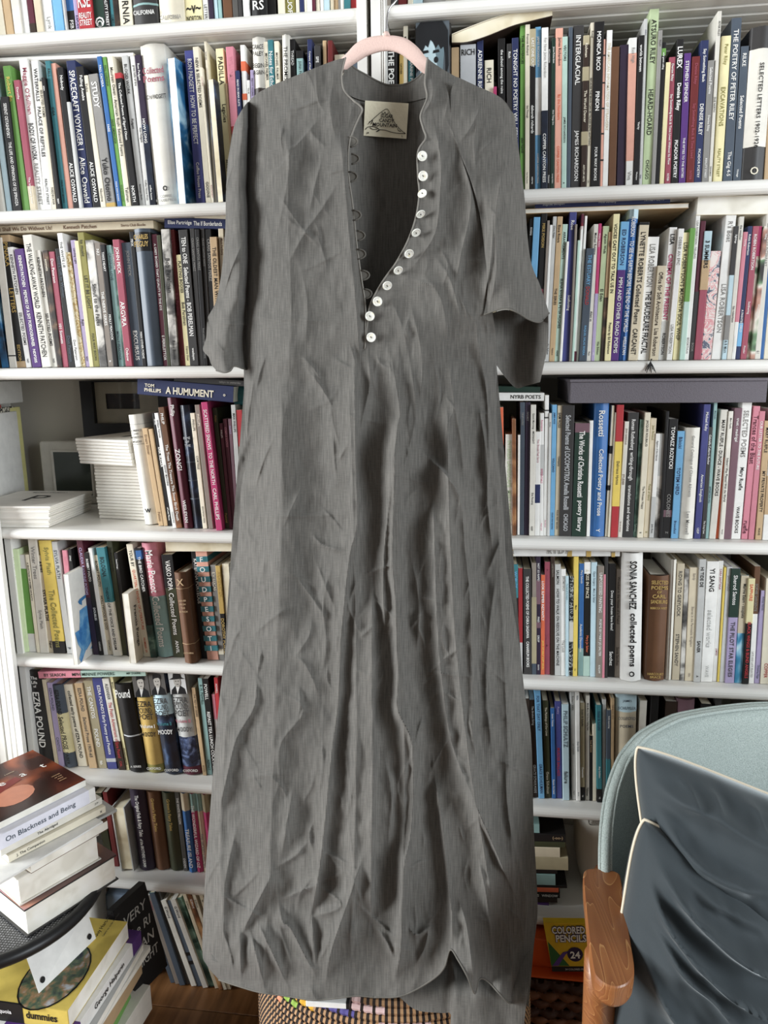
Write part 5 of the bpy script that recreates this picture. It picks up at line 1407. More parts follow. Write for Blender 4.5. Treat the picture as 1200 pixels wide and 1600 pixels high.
cover_shape('printed_shape', [(0.42, 0.56), (1.0, 0.57), (1.0, 0.06), (0.55, 0.1), (0.2, 0.0), (0.1, 0.06), (0.28, 0.14), (0.12, 0.22), (0.02, 0.36), (0.3, 0.36), (0.38, 0.46)], ramp_mat('blue_paint', [(0.35, '2f6fb0'), (0.5, '4c8cc6'), (0.65, '7aaed6')], 50, 3, 0.5))
cover_shape('printed_shape', [(0.6, 0.1), (0.98, 0.16), (0.98, 0.11), (0.6, 0.05)], mat('white', 0.5), 0.0012)
o, T, dp, ht = turned_book((201, 1037), (213, 1037), (225, 1026), (184, 927.6), Z5, 0.011, 'cream', 'cream paperback turned cover outward with large black author lettering on the fifth shelf')
lettering('Francis Ponge', o, T @ Matrix.Translation((0.0118, dp * 0.5, ht * 0.5)) @ Matrix(((0, 0, 1, 0), (0, 1, 0, 0), (-1, 0, 0, 0), (0, 0, 0, 1))), ht * 0.85, dp * 0.4, ink('charcoal'), 1)
# sagging paperback across the second shelf
sg = empty('book', tuple(P(780, 40, D + 0.03))); tag(sg, 'open-edged cream paperback sagging over the book tops beside the hanger', 'book')
_lo = smooth_line([P(706, 67, D + 0.02), P(730, 66, D + 0.02), P(760, 57, D + 0.02), P(800, 41, D + 0.02), P(830, 33, D + 0.02), P(863, 25, D + 0.02)], 5)
_hi = smooth_line([P(706, 55, D + 0.02), P(730, 45, D + 0.02), P(760, 33.5, D + 0.02), P(800, 20.5, D + 0.02), P(830, 12, D + 0.02), P(863, 5, D + 0.02)], 5)
def curved_block(name, lo, hi, depth, material, y_off=0.0):
    V, Fc = [], []
    for a, b in zip(lo, hi):
        for p, dy in ((a, y_off), (b, y_off), (b, depth), (a, depth)): V.append(Vector(p) + Vector((0, dy, 0)) - sg.location)
    n = len(lo)
    for i in range(n - 1):
        for k in range(4): Fc.append((i * 4 + k, i * 4 + (k + 1) % 4, (i + 1) * 4 + (k + 1) % 4, (i + 1) * 4 + k))
    Fc += [(0, 1, 2, 3), tuple((n - 1) * 4 + k for k in (3, 2, 1, 0))]
    obj(name, mesh_of(name, V, Fc), material, sg)
curved_block('page_block', _lo, _hi, 0.13, PAGES)
curved_block('cover', [p - Vector((0, 0, 0.0012)) for p in _lo], [p - Vector((0, 0, 0.0002)) for p in _lo], 0.132, mat('dark brown'), -0.002)
curved_block('cover', [p + Vector((0, 0, 0.0002)) for p in _hi], [p + Vector((0, 0, 0.0012)) for p in _hi], 0.132, mat('cream'), -0.001)
# printed portraits on the spines that carry them: simple head, hair and shoulders
def portrait(book, W, z0, z1, off, skin, dark, hat=False, big=False):
    w = W * 0.92; h = z1 - z0; cx = W / 2
    def shp(name, pts, m, k): obj(name, mesh_of(name, [(cx + u * w / 2, off - 0.0002 * k, z0 + v * h) for u, v in pts], [tuple(range(len(pts)))]), m, book)
    el = lambda ux, uy, rx, ry, n=16: [(ux + rx * math.cos(2 * math.pi * i / n), uy + ry * math.sin(2 * math.pi * i / n)) for i in range(n)]
    if big:
        shp('printed_ground', [(-1, -1.4), (1, -1.4), (1, 1), (-1, 1)], mat('565d62', 0.4), 0)
        shp('printed_face', [(-0.8, 0.7), (-0.78, 0.3), (-0.62, 0.05), (-0.3, -0.2), (0.1, -0.25), (0.4, -0.1), (0.62, 0.2), (0.7, 0.5), (0.66, 0.8), (0, 0.95)], skin, 1)
        shp('printed_shade', [(0.1, 0.7), (0.3, 0.3), (0.28, -0.2), (0.45, -0.06), (0.62, 0.2), (0.7, 0.5), (0.66, 0.8)], mat('6d8087', 0.4), 2)
        shp('printed_hair', [(-0.98, 0.2), (-1, 0.9), (-0.7, 1.0), (0.6, 1.0), (0.92, 0.85), (0.98, 0.3), (0.8, 0.1), (0.76, 0.5), (0.66, 0.6), (0.5, 0.56), (0.36, 0.64), (0.2, 0.58), (0.02, 0.68), (-0.12, 0.72), (-0.26, 0.6), (-0.42, 0.64), (-0.58, 0.54), (-0.72, 0.5), (-0.84, 0.25)], dark, 3)
        for ex_ in (-0.42, 0.22): shp('printed_eye', el(ex_, 0.4, 0.13, 0.05), dark, 4); shp('printed_brow', [(ex_ - 0.2, 0.5), (ex_ + 0.2, 0.52), (ex_ + 0.16, 0.56), (ex_ - 0.16, 0.55)], dark, 4)
        shp('printed_nose', [(-0.14, 0.4), (-0.0, 0.16), (-0.22, 0.13)], mat('7e8f95', 0.4), 4); shp('printed_mouth', el(-0.08, -0.04, 0.22, 0.035), mat('4c565c', 0.4), 4)
        return
    shp('printed_ground', [(-1, 0), (1, 0), (1, 1), (-1, 1)], mat('5d5a57' if not hat else 'c8c8c6', 0.4), 0)
    shp('printed_coat', [(-0.9, 0), (0.9, 0), (0.8, 0.25), (0.3, 0.4), (-0.3, 0.4), (-0.8, 0.2)], dark, 1)
    shp('printed_collar', [(-0.15, 0.0), (0.25, 0.38), (-0.25, 0.38)], mat('d8d6d2', 0.4), 2)
    shp('printed_face', el(0, 0.6, 0.42, 0.27), skin, 3)
    shp('printed_hair', [(-0.5, 0.7), (-0.4, 0.93), (0.1, 0.98), (0.5, 0.9), (0.52, 0.7), (0.2, 0.78), (-0.2, 0.76)], dark, 4)
    if hat: shp('printed_hat', [(-0.95, 0.7), (-0.4, 0.8), (-0.35, 0.99), (0.4, 0.99), (0.45, 0.8), (0.95, 0.72), (0.4, 0.72), (-0.4, 0.7)], dark, 5)
    for ex_ in (-0.16, 0.16): shp('printed_eye', el(ex_, 0.62, 0.07, 0.02, 8), dark, 5)
    shp('printed_mouth', el(0, 0.47, 0.13, 0.015, 8), dark, 5)
for _o in [x for x in COL.objects if 'portrait' in x]:
    W, Ht, f0, f1, sty = _o['portrait']
    portrait(_o, W, Ht * (1 - f1), Ht * (1 - f0), -min(0.005, W * 0.16) - 0.0016, mat('b9cdd2' if sty == 2 else 'b5b0a8', 0.4), mat('1f2022', 0.4), sty == 1, sty == 2)
    del _o['portrait']
# cloth covered box on the fourth shelf
cb = empty('storage_box', tuple(P(1040, 630, D + 0.015))); tag(cb, 'long flat grey cloth-covered box lying on the fourth shelf books', 'box')
CLOTH = mat('6f6a70', 0.85, 0.05, 700, 0.5, 'grey_box_cloth')
_bm2 = box_mesh('box_base', P(890, 630, D + 0.015).x, P(1197, 629, D + 0.015).x, D + 0.015, D + 0.2, P(1040, 629.5, D + 0.015).z, P(1040, 596, D + 0.015).z, 0.001, 2)
_o = obj('box_base', _bm2, CLOTH, cb); _o.matrix_local = Matrix.Translation(-Vector(cb.location))
_bm2 = box_mesh('box_lid', P(888.5, 630, D + 0.013).x, P(1198.5, 629, D + 0.013).x, D + 0.012, D + 0.203, P(1040, 596, D + 0.015).z, P(1040, 591.5, D + 0.015).z, 0.001, 2)
_o = obj('box_lid', _bm2, CLOTH, cb); _o.matrix_local = Matrix.Translation(-Vector(cb.location))
# frayed bookmark tassel over the third shelf edge
ts = empty('bookmark_tassel', tuple(P(1017, 562, D - 0.002))); tag(ts, 'small frayed black bookmark tassel hanging over the third shelf edge', 'tassel')
for k in range(8):
    x1 = 1008 + 2.4 * k
    pts = smooth_line([P(1017 + 0.3 * k, 561, D + 0.004), P(1016.5, 565, D - 0.002), P((1016 + x1) / 2, 572, D - 0.0035), P(x1, 580 + 3 * math.sin(k * 2.1), D - 0.003)], 4)
    obj('strand', tube_mesh('strand', [p - ts.location for p in pts], 0.0005, 5), ink('black'), ts)
# ------------------------------------------------------------------ stack, air purifier, pencils, bins beside the armchair
for px1, yb, th, col, tcol, txt, lab in [
    (872, 1429, 9, 'brown', '', '', 'brown book at the bottom of the flat stack beside the air purifier'),
    (858, 1420, 12, 'purple', '', '', 'small purple book in the flat stack beside the air purifier'),
    (871, 1407, 7, 'dark brown', '', '', 'dark brown book in the flat stack above the small purple one'),
    (875, 1400, 8, 'black', 'white', 'MUSEUMS/WINDOW', 'black book with white lettering in the flat stack beside the air purifier'),
    (873, 1391, 7, 'orange', '', '', 'thin orange book in the flat stack beside the air purifier'),
    (886, 1384, 4, 'black', '', '', 'wide black folder in the flat stack above the thin orange book'),
    (868, 1380, 17, 'pale teal', 'slate', 'ten/x', 'pale grey-blue book in the flat stack beside the air purifier'),
    (871, 1362, 6, 'black', '', '', 'thin black book in the flat stack above the pale grey-blue book'),
    (888, 1356, 20, 'khaki', '', '', 'thick khaki book in the flat stack beside the air purifier'),
    (875, 1336, 15, 'beige', '', '', 'worn beige book lying on the thick khaki book'),
    (883, 1320.5, 8, 'dark olive', 'cream', 'LEAN/x', 'dark green book with cream lettering near the top of the flat stack'),
    (884, 1312, 12, 'black', 'tan', 'x/(-oo-)', 'black book with tan ornaments on top of the flat stack'),
    (843, 1299, 14, 'pale teal', '', '', 'short pale blue book tip on top of the flat stack behind the dress')]:
    lying_book(812, px1, yb + 2, yb + 2 + (px1 - 812) * 0.03, th, D + 0.03, col, tcol, txt, lab, Dp=0.12, group='flat stack beside the air purifier')
ap = empty('air_purifier', (X_at(951, D + 0.12, Z7), D + 0.12, Z7)); tag(ap, 'pale grey plastic air purifier with perforated top beside the flat book stack', 'purifier')
PLASTIC = mat('c9c5bb', 0.4, 0.02, 20, 0, 'grey_plastic')
_V, _F = [], []
_rings = [(0.0005, 0.036), (0.004, 0.046), (0.016, 0.056), (0.05, 0.0625), (0.12, 0.066), (0.165, 0.066), (0.178, 0.062), (0.182, 0.05)]
_n = 36
for z, r in _rings:
    for k in range(_n):
        a = 2 * math.pi * k / _n
        c, s = math.cos(a), math.sin(a)
        q = (abs(c) ** 4 + abs(s) ** 4) ** -0.25
        _V.append((r * q * c, r * q * s * 0.85, z))
for i in range(len(_rings) - 1):
    for k in range(_n): _F.append((i * _n + k, i * _n + (k + 1) % _n, (i + 1) * _n + (k + 1) % _n, (i + 1) * _n + k))
_F += [tuple(range(_n - 1, -1, -1)), tuple((len(_rings) - 1) * _n + k for k in range(_n))]
obj('body', mesh_of('body', _V, _F, True), PLASTIC, ap)
gm = ramp_mat('perforated_grille', [(0.4, '5f5c56'), (0.5, 'b4b0a6')], 1, 0, 0.5)
_t = [n for n in gm.node_tree.nodes if n.type == 'TEX_NOISE'][0]
_vo = gm.node_tree.nodes.new('ShaderNodeTexVoronoi'); _vo.inputs['Scale'].default_value = 420; _vo.inputs['Randomness'].default_value = 0.15
_tc = [n for n in gm.node_tree.nodes if n.type == 'MAPPING'][0]
gm.node_tree.links.new(_tc.outputs[0], _vo.inputs['Vector']); gm.node_tree.links.new(_vo.outputs['Distance'], [n for n in gm.node_tree.nodes if n.type == 'VALTORGB'][0].inputs[0])
obj('grille', box_mesh('grille', -0.05, 0.05, -0.0578, -0.05, 0.138, 0.174, 0.006, 3), gm, ap)
# wicker basket on the floor, orange box in it, pencil packet
WICK = [mat(c, 0.6, 0.12, 120, 0.3) for c in ('5a3520', '6e4428', '3f2416')]
_Yw = 1.075
_xw0, _xw1 = X_at(815, _Yw, 0.05), X_at(980, _Yw, 0.05); _zw = P(870, 1534, _Yw).z
wk = empty('wicker_basket', ((_xw0 + _xw1) / 2, _Yw + 0.1, 0)); tag(wk, 'dark brown wicker basket on the floor under the orange box', 'basket')
_nr = 9
for r in range(_nr):
    z = 0.006 + (_zw - 0.008) * (r + 0.5) / _nr
    pts = []
    hw, hd = (_xw1 - _xw0) / 2, 0.1
    per = [(-hw, -hd), (hw, -hd), (hw, hd), (-hw, hd)]
    for s in range(4):
        a, b = per[s], per[(s + 1) % 4]
        m_ = 12 if s % 2 == 0 else 8
        for k in range(m_):
            t = k / m_; ph = math.pi * (k + r)
            nx, ny = (0, -1) if s == 0 else (1, 0) if s == 1 else (0, 1) if s == 2 else (-1, 0)
            o_ = 0.004 * math.cos(ph)
            pts.append(Vector((a[0] + (b[0] - a[0]) * t + nx * o_, a[1] + (b[1] - a[1]) * t + ny * o_, z + 0.0015 * math.sin(k * 1.7 + r))))
    obj('strand', tube_mesh('strand', smooth_line(pts, 2, True), (_zw / _nr) * 0.47, 6, True, 0.7), WICK[r % 3], wk)
for k in range(12):
    x = -hw + 2 * hw * (k + 0.5) / 12
    obj('stake', tube_mesh('stake', [Vector((x, -hd, 0.003)), Vector((x, -hd, _zw))], 0.003, 6), WICK[2], wk)
_Yo = 1.10
ob = empty('orange_box', (P(870, 1500, _Yo).x, _Yo + 0.06, _zw)); tag(ob, 'bright orange box standing in the wicker basket behind the pencil packet', 'box')
ORANGE = mat('d2561c', 0.5, 0.03, 30)
_TR = Matrix.Translation(-Vector(ob.location))
obj('box_body', box_mesh('box_body', P(815, 1500, _Yo).x, P(960, 1500, _Yo).x, _Yo, _Yo + 0.1, _zw + 0.0006, Z7 - 0.026, 0.002), ORANGE, ob, _TR)
obj('box_flap', box_mesh('box_flap', P(815, 1500, _Yo).x, P(960, 1500, _Yo).x, _Yo - 0.022, _Yo, _zw + 0.0006, _zw + 0.004, 0.001), ORANGE, ob, _TR)
_Yc = _Yo - 0.016
_bl, _br, _tl, _tr = P(863, 1518, _Yc), P(930, 1518, _Yc), P(849, 1442, _Yo - 0.003), P(932, 1443, _Yo - 0.003)
pk = empty('pencil_packet', tuple(_bl)); tag(pk, 'yellow and green packet of colored pencils leaning on the orange box', 'packet')
def pkp(u, v, k=0.0):
    p = (_bl * (1 - u) + _br * u) * (1 - v) + (_tl * (1 - u) + _tr * u) * v
    return p + Vector((0, -0.0003 * k, 0)) - pk.location
def pk_shape(name, pts, m, k): obj(name, mesh_of(name, [pkp(u, v, k) for u, v in pts], [tuple(range(len(pts)))]), m, pk)
_V = [pkp(0, 0), pkp(1, 0), pkp(1, 1), pkp(0, 1)]; _V += [v + Vector((0, 0.012, 0)) for v in _V]
obj('carton', mesh_of('carton', _V, [(0, 1, 2, 3), (7, 6, 5, 4), (0, 4, 5, 1), (1, 5, 6, 2), (2, 6, 7, 3), (3, 7, 4, 0)]), mat('e0b92a', 0.35), pk)
pk_shape('green_corner', [(0, 0.12), (0.42, 0.12), (0.02, 0.62)], mat('2e6b34', 0.4), 1)
pk_shape('black_strip', [(0, 0), (1, 0), (1, 0.11), (0, 0.11)], mat('1a1a1c', 0.4), 1)
pk_shape('printed_pencil', [(0.02, 0.12), (0.16, 0.12), (0.36, 0.36), (0.47, 0.44), (0.3, 0.4)], mat('5a3d8c', 0.4), 2)
pk_shape('number_disc', [(0.56 + 0.17 * math.cos(a * 0.3927), 0.36 + 0.15 * math.sin(a * 0.3927)) for a in range(16)], mat('2b1f45', 0.4), 2)
_pkm = lambda u, v, k: frame(pkp(u, v, k), _br - _bl, _tl - _bl)
_wd = (_br - _bl).length
for s, u, v, hgt, ln in (('COLORED', 0.46, 0.87, 0.0125, 0.8), ('PENCILS', 0.5, 0.70, 0.0125, 0.74)):
    lettering(s, pk, _pkm(u, v, 4), _wd * ln, hgt * 1.18, mat('2a2350', 0.4), 8, stretch=2.2)
    lettering(s, pk, _pkm(u, v, 6), _wd * (ln - 0.03), hgt, mat('f0efe8', 0.4), 2.5, stretch=2.2)
lettering('24', pk, _pkm(0.56, 0.36, 6), _wd * 0.24, 0.012, mat('f0efe8', 0.4), 2.5)
lettering('24 COLORED PENCILS', pk, _pkm(0.6, 0.055, 3), _wd * 0.6, 0.003, mat('c8c8c8', 0.4), 1)
# ------------------------------------------------------------------ coiled basket under the dress hem
bk = empty('coiled_basket', (P(590, 1570, 0.79).x, 0.945, 0)); tag(bk, 'round coiled rope basket with multicoloured wrapped bands under the dress hem', 'basket')
_zr = P(588, 1574, 0.793).z
COILM = [mat('a98460', 0.8, 0.08, 90, 0.3), mat('2a211d', 0.8, 0.05), mat('8fb04a', 0.7), mat('e2ae35', 0.7), mat('57508f', 0.7), mat('e3c3c0', 0.7), mat('7cc7a8', 0.7), mat('d98a6a', 0.7)]
_nc = 30; _rc = 0.0062
_arcs = {0: [(-72, -52, 6), (-106, -98, 5)], 1: [(-104, -88, 5)], 2: [(-117, -100, 4)], 3: [(-128, -118, 3), (-90, -70, 5)], 4: [(-137, -126, 2), (-60, -45, 6)], 5: [(-146, -137, 7)], 7: [(-80, -60, 3)]}
for c in range(_nc):
    z = _zr - _rc * 1.75 * c
    R = 0.186 + 0.014 * math.sin(min(c, 14) / 14 * math.pi / 2) - (0.0018 * max(0, c - 15))
    if z < _rc: break
    nseg, n = 300, 6
    V, Fc, Mi = [], [], []
    for i in range(nseg):
        a = 2 * math.pi * i / nseg
        pr_ = _rc * (1.0 if i % 2 else 0.86)
        for k in range(n):
            b = 2 * math.pi * k / n
            rr_ = R + pr_ * math.cos(b)
            V.append((rr_ * math.cos(a), rr_ * math.sin(a) * 0.77, z + pr_ * math.sin(b)))
    for i in range(nseg):
        deg = math.degrees(2 * math.pi * i / nseg); deg = deg - 360 if deg > 180 else deg
        mi = 1 if i % 2 else 0
        for a0, a1, q in _arcs.get(c, []):
            if a0 <= deg <= a1 and i % 4 != 3: mi = q
        for k in range(n):
            Fc.append((i * n + k, i * n + (k + 1) % n, ((i + 1) % nseg) * n + (k + 1) % n, ((i + 1) % nseg) * n + k)); Mi.append(mi)
    me = mesh_of('coil', V, Fc)
    for m_ in COILM: me.materials.append(m_)
    me.polygons.foreach_set('material_index', Mi)
    obj('coil', me, None, bk)
obj('basket_floor', tube_mesh('basket_floor', [Vector((0, 0, 0.004)), Vector((0, 0, 0.01))], 0.12, 40, smooth=False), COILM[0], bk)
_rx = [PZ(478, 1573, _zr + 0.004), PZ(541, 1577, _zr + 0.004)]
wm = obj('white_booklet', box_mesh('white_booklet', 0, (_rx[1] - _rx[0]).length, 0, 0.13, 0, 0.008, 0.0006, 1), mat('white', 0.4), None, frame(_rx[0], _rx[1] - _rx[0], Vector((0, 1, 0))))
tag(wm, 'white booklet with black spine edge lying in the coiled basket under the hem', 'booklet')
obj('black_spine', box_mesh('black_spine', (_rx[1] - _rx[0]).length + 0.0002, (_rx[1] - _rx[0]).length + 0.004, 0.0, 0.13, 0.0, 0.0084), ink('black'), wm)
# ------------------------------------------------------------------ mesh side table with its book stack
ZT = 0.345
_F = PZ(43, 1466, ZT); _R = PZ(182, 1377, ZT)
E1 = (_R - _F).normalized(); E2 = Vector((-E1.y, E1.x, 0))
def circum(a, b, c):
    ax, ay, bx, by, cx, cy = a.x, a.y, b.x, b.y, c.x, c.y
    d = 2 * (ax * (by - cy) + bx * (cy - ay) + cx * (ay - by))
    ux = ((ax * ax + ay * ay) * (by - cy) + (bx * bx + by * by) * (cy - ay) + (cx * cx + cy * cy) * (ay - by)) / d
    uy = ((ax * ax + ay * ay) * (cx - bx) + (bx * bx + by * by) * (ax - cx) + (cx * cx + cy * cy) * (bx - ax)) / d
    return Vector((ux, uy, 0)), math.hypot(ax - ux, ay - uy)
_a, _b, _c = PZ(0, 1501, ZT), PZ(85, 1456, ZT), PZ(140, 1405, ZT)
_ch = (_c - _a).normalized(); _mid = Vector((_ch.y, -_ch.x, 0)); TRAD = 0.15
TC = Vector((_b.x, _b.y, 0)) - _mid * TRAD
tb = empty('side_table', (TC.x, TC.y, 0)); tag(tb, 'round black metal mesh side table loaded with a stack of books', 'table')
BLACK_METAL = mat('1c1c1d', 0.4, 0.03, 60)
mesh_mat = bpy.data.materials.new('woven_metal_mesh'); nt, N, L, b = nodes_of(mesh_mat)
tc = N.new('ShaderNodeTexCoord'); vo = N.new('ShaderNodeTexVoronoi'); vo.inputs['Scale'].default_value = 230; vo.inputs['Randomness'].default_value = 0.1
L.new(tc.outputs['Object'], vo.inputs['Vector'])
cr = N.new('ShaderNodeValToRGB'); cr.color_ramp.elements[0].position = 0.25; cr.color_ramp.elements[0].color = (0.35, 0.35, 0.36, 1); cr.color_ramp.elements[1].position = 0.5; cr.color_ramp.elements[1].color = (0.015, 0.015, 0.016, 1)
L.new(vo.outputs['Distance'], cr.inputs[0]); L.new(cr.outputs[0], b.inputs['Base Color']); b.inputs['Roughness'].default_value = 0.4
def disc(name, r, z0, z1, n=72):
    V = [(r * math.cos(2 * math.pi * k / n), r * math.sin(2 * math.pi * k / n), z) for z in (z0, z1) for k in range(n)]
    return mesh_of(name, V, [tuple(range(n - 1, -1, -1)), tuple(range(n, 2 * n))] + [(k, (k + 1) % n, n + (k + 1) % n, n + k) for k in range(n)])
obj('table_top', disc('table_top', TRAD - 0.008, ZT - 0.004, ZT), mesh_mat, tb)
ring = [Vector((TRAD * math.cos(2 * math.pi * k / 72), TRAD * math.sin(2 * math.pi * k / 72), ZT - 0.004)) for k in range(72)]
obj('rim', tube_mesh('rim', ring, 0.011, 10, True, 0.9), BLACK_METAL, tb)
for k in range(3):
    a = 2.0 + k * 1.3
    obj('leg', tube_mesh('leg', [Vector((0.8 * TRAD * math.cos(a), 0.8 * TRAD * math.sin(a), ZT - 0.008)), Vector((0.9 * TRAD * math.cos(a), 0.9 * TRAD * math.sin(a), 0.001))], 0.008, 8), BLACK_METAL, tb)
def stack_book(z, th, a0, a1, depth, push, col, tcol='', txt='', label='', hard=False, rot=0.0, pages_out=False, base=None, bands=(), cat='book'):
    """lies flat at height z; its visible long side runs from a0 to a1 (m) along E1, pushed by push (m) away from the viewer"""
    e1 = Matrix.Rotation(math.radians(rot), 3, 'Z') @ E1; e2 = Vector((-e1.y, e1.x, 0))
    o0 = (base or _F)
    org = Vector((o0.x, o0.y, z)) + E1 * a1 + E2 * push
    m = Matrix(((0, e2.x, -e1.x, org.x), (0, e2.y, -e1.y, org.y), (1, 0, 0, org.z + 0.0003), (0, 0, 0, 1)))
    Ht = a1 - a0
    if pages_out: m = m @ Matrix.Translation((0, depth, Ht)) @ Matrix.Rotation(math.pi, 4, 'X')
    o = make_book(m, th - 0.0006, Ht, depth, col, tcol, txt, hard, bands, pages=PAGES_W)
    tag(o, label, cat, 'books piled on the mesh table' if base is None else 'books piled under the mesh table')
    return o
LEN = (_R - _F).length + 0.004
z = ZT + 0.0008
stack_book(z, 0.046, 0.0, LEN, 0.19, 0.0, 'charcoal', label='black hardcover with blurred peach cover photo at the bottom of the table stack', hard=True, pages_out=True); z += 0.0462
_cp = obj('cover_photo', box_mesh('cover_photo', -0.0, LEN, 0.0, 0.19, 0, 0.0006), ramp_mat('peach_blur', [(0.3, '1c1b1e'), (0.45, '6b4a45'), (0.55, 'c98f78'), (0.7, 'b59ab0')], 7, 1, 0.3), None, frame(Vector((_F.x, _F.y, z)), E1, E2)); z += 0.001
_bo = [x for x in COL.objects if x.get('label', '').startswith('black hardcover with blurred')][0]
_mw = _cp.matrix_world.copy(); _cp.parent = _bo; _cp.matrix_parent_inverse = _bo.matrix_world.inverted() if False else Matrix.Identity(4); _cp.matrix_local = _bo.matrix_basis.inverted() @ frame(Vector((_F.x, _F.y, z - 0.001)), E1, E2)
stack_book(z, 0.046, 0.0, LEN - 0.022, 0.16, 0.008, 'off-white', label='thick white hardcover with white page edges above the peach-photo hardcover', hard=True, pages_out=True, rot=-1.5); z += 0.0465
stack_book(z, 0.016, 0.018, LEN - 0.006, 0.14, 0.006, 'brown', label='tan-edged paperback with navy cover above the thick white hardcover', rot=1.0, pages_out=True); z += 0.0163
stack_book(z, 0.005, -0.03, LEN + 0.016, 0.19, 0.012, 'light grey', 'charcoal', '', 'pale pamphlet sticking out furthest from the table stack', rot=-3); z += 0.0053
stack_book(z, 0.004, -0.035, LEN - 0.02, 0.2, -0.004, 'white', label='loose white leaflet drooping over the table stack corner', rot=3); z += 0.0043
stack_book(z, 0.012, -0.005, LEN - 0.004, 0.15, 0.012, 'cream', 'charcoal', 'J. The Companion/x', 'cream paperback with small dark lettering above the pale pamphlet', rot=-2); z += 0.0123
stack_book(z, 0.012, -0.012, LEN - 0.004, 0.16, 0.02, 'off-white', 'black', '/The Abridged/JCP', 'off-white paperback with small black mark below the lavender-spined book', rot=-1); z += 0.0123
stack_book(z, 0.023, -0.016, LEN - 0.014, 0.16, 0.02, 'white', 'slate', 'On Blackness and Being', 'pale lavender-spined book with dark slate lettering second in the table stack', bands=((0.0, 0.93, 'e0e0ea'),)); z += 0.0233
tp = stack_book(z, 0.011, -0.022, LEN - 0.02, 0.16, 0.034, 'white', label='brown photographic paperback with spaced white letters on top of the table stack', pages_out=True)
_Lt = LEN + 0.002
cm = ramp_mat('sweat_cover', [(0.3, '120c0a'), (0.45, '3a1a10'), (0.55, '7a3a1e'), (0.66, 'b8623a'), (0.8, '40302a')], 9, 1.5, 0.22, distortion=0.8)
_m = tp.matrix_basis.inverted() @ frame(Vector((_F.x, _F.y, z + 0.0108)) + E1 * -0.022 + E2 * 0.034, E1, E2)
cv = obj('cover_print', box_mesh('cover_print', 0, _Lt, 0, 0.16, 0, 0.0006), cm, tp, _m)
obj('cup_print', mesh_of('cup_print', [(_Lt * 0.42 + _Lt * 0.2 * math.cos(a * 0.39), 0.05 + 0.026 * math.sin(a * 0.39) + 0.05 * (_Lt * 0.2 * math.cos(a * 0.39)), 0.0008) for a in range(16)], [tuple(range(16))]), mat('c08066', 0.3), cv)
obj('glass_print', mesh_of('glass_print', [(_Lt * 0.3, 0.07, 0.001), (_Lt * 0.62, 0.085, 0.001), (_Lt * 0.6, 0.1, 0.001), (_Lt * 0.28, 0.09, 0.001)], [(0, 1, 2, 3)]), mat('7a2620', 0.3), cv)
for k, s in enumerate('sweat'):
    lettering(s, cv, Matrix.Translation((_Lt * (0.02 + 0.215 * k), 0.095, 0.0014)), 0.02, 0.016, mat('f2efe9', 0.4), 0.5)
lettering('a memoir', cv, Matrix.Translation((_Lt * 0.6, 0.118, 0.0014)), 0.05, 0.003, mat('d9c8a8', 0.4), 1)
for k, s in enumerate(('WINNER', 'OF THE', 'PRIZE', 'DRAMA')):
    lettering(s, cv, Matrix.Translation((_Lt * 0.86, 0.05 - 0.007 * k, 0.0014)), 0.024, 0.0026, mat('c9a27a', 0.4), 1)
# ---- pile under the table
ZY = 0.25
_F2 = PZ(106, 1578, ZY); _R2 = PZ(199, 1440, ZY)
_e1s, _e2s = E1, E2
E1 = (_R2 - _F2).normalized(); E2 = Vector((-E1.y, E1.x, 0)); LEN2 = (_R2 - _F2).length
yb = stack_book(ZY - 0.032, 0.032, 0.0, LEN2, 0.185, 0.0, 'yellow', label='yellow computer guide with round forest photo lying under the mesh table', pages_out=True, base=_F2, hard=False)
_m0 = frame(Vector((_F2.x, _F2.y, ZY)), E1, E2)
_loc = yb.matrix_basis.inverted()
def on_cover(name, pts, m, k): obj(name, mesh_of(name, pts, [tuple(range(len(pts)))]), m, yb, _loc @ _m0 @ Matrix.Translation((0, 0, 0.0003 * k)))
on_cover('forest_photo', [(0.055 + 0.062 * math.cos(a * 0.2618), 0.055 + 0.045 * math.sin(a * 0.2618), 0) for a in range(24)], ramp_mat('forest_print', [(0.3, '2a3038'), (0.45, '5b6b52'), (0.55, '9a7a58'), (0.7, 'b9c2c8')], 60, 4, 0.4), 2)
on_cover('photo_ring', [(0.055 + 0.0645 * math.cos(a * 0.2618), 0.055 + 0.0475 * math.sin(a * 0.2618), 0) for a in range(24)], mat('1a1a1a', 0.4), 1)
on_cover('red_corner', [(0.115, 0.165, 0), (0.165, 0.15, 0), (0.13, 0.11, 0)], mat('c22a22', 0.4), 1)
lettering('Guy Hart-Davis', yb, _loc @ _m0 @ Matrix.Translation((0.165, 0.035, 0.0008)), 0.08, 0.009, ink('black'), 1)
lettering('Learn to code in a flash', yb, _loc @ _m0 @ Matrix.Translation((0.165, 0.024, 0.0008)), 0.07, 0.004, ink('charcoal'), 1)
_sp = frame(Vector((_F2.x, _F2.y, ZY - 0.016)) - E1 * 0.0012, -E2, Vector((0, 0, 1)))
_sb = obj('spine_cover', box_mesh('spine_cover', -0.185, 0, -0.016, 0.016, -0.001, 0.0012), mat('yellow', 0.4), yb, _loc @ _sp)
obj('spine_black', box_mesh('spine_black', -0.186, -0.072, -0.0163, 0.0163, -0.001, 0.0016), ink('black'), yb, _loc @ _sp)
lettering('dummies', yb, _loc @ _sp @ Matrix.Translation((-0.042, 0.001, 0.0018)), 0.05, 0.013, ink('black'), 2)
lettering('Sequoia', yb, _loc @ _sp @ Matrix.Translation((-0.105, 0.001, 0.0022)), 0.05, 0.009, mat('e8e8e8', 0.4), 1.5)
z = ZY - 0.032
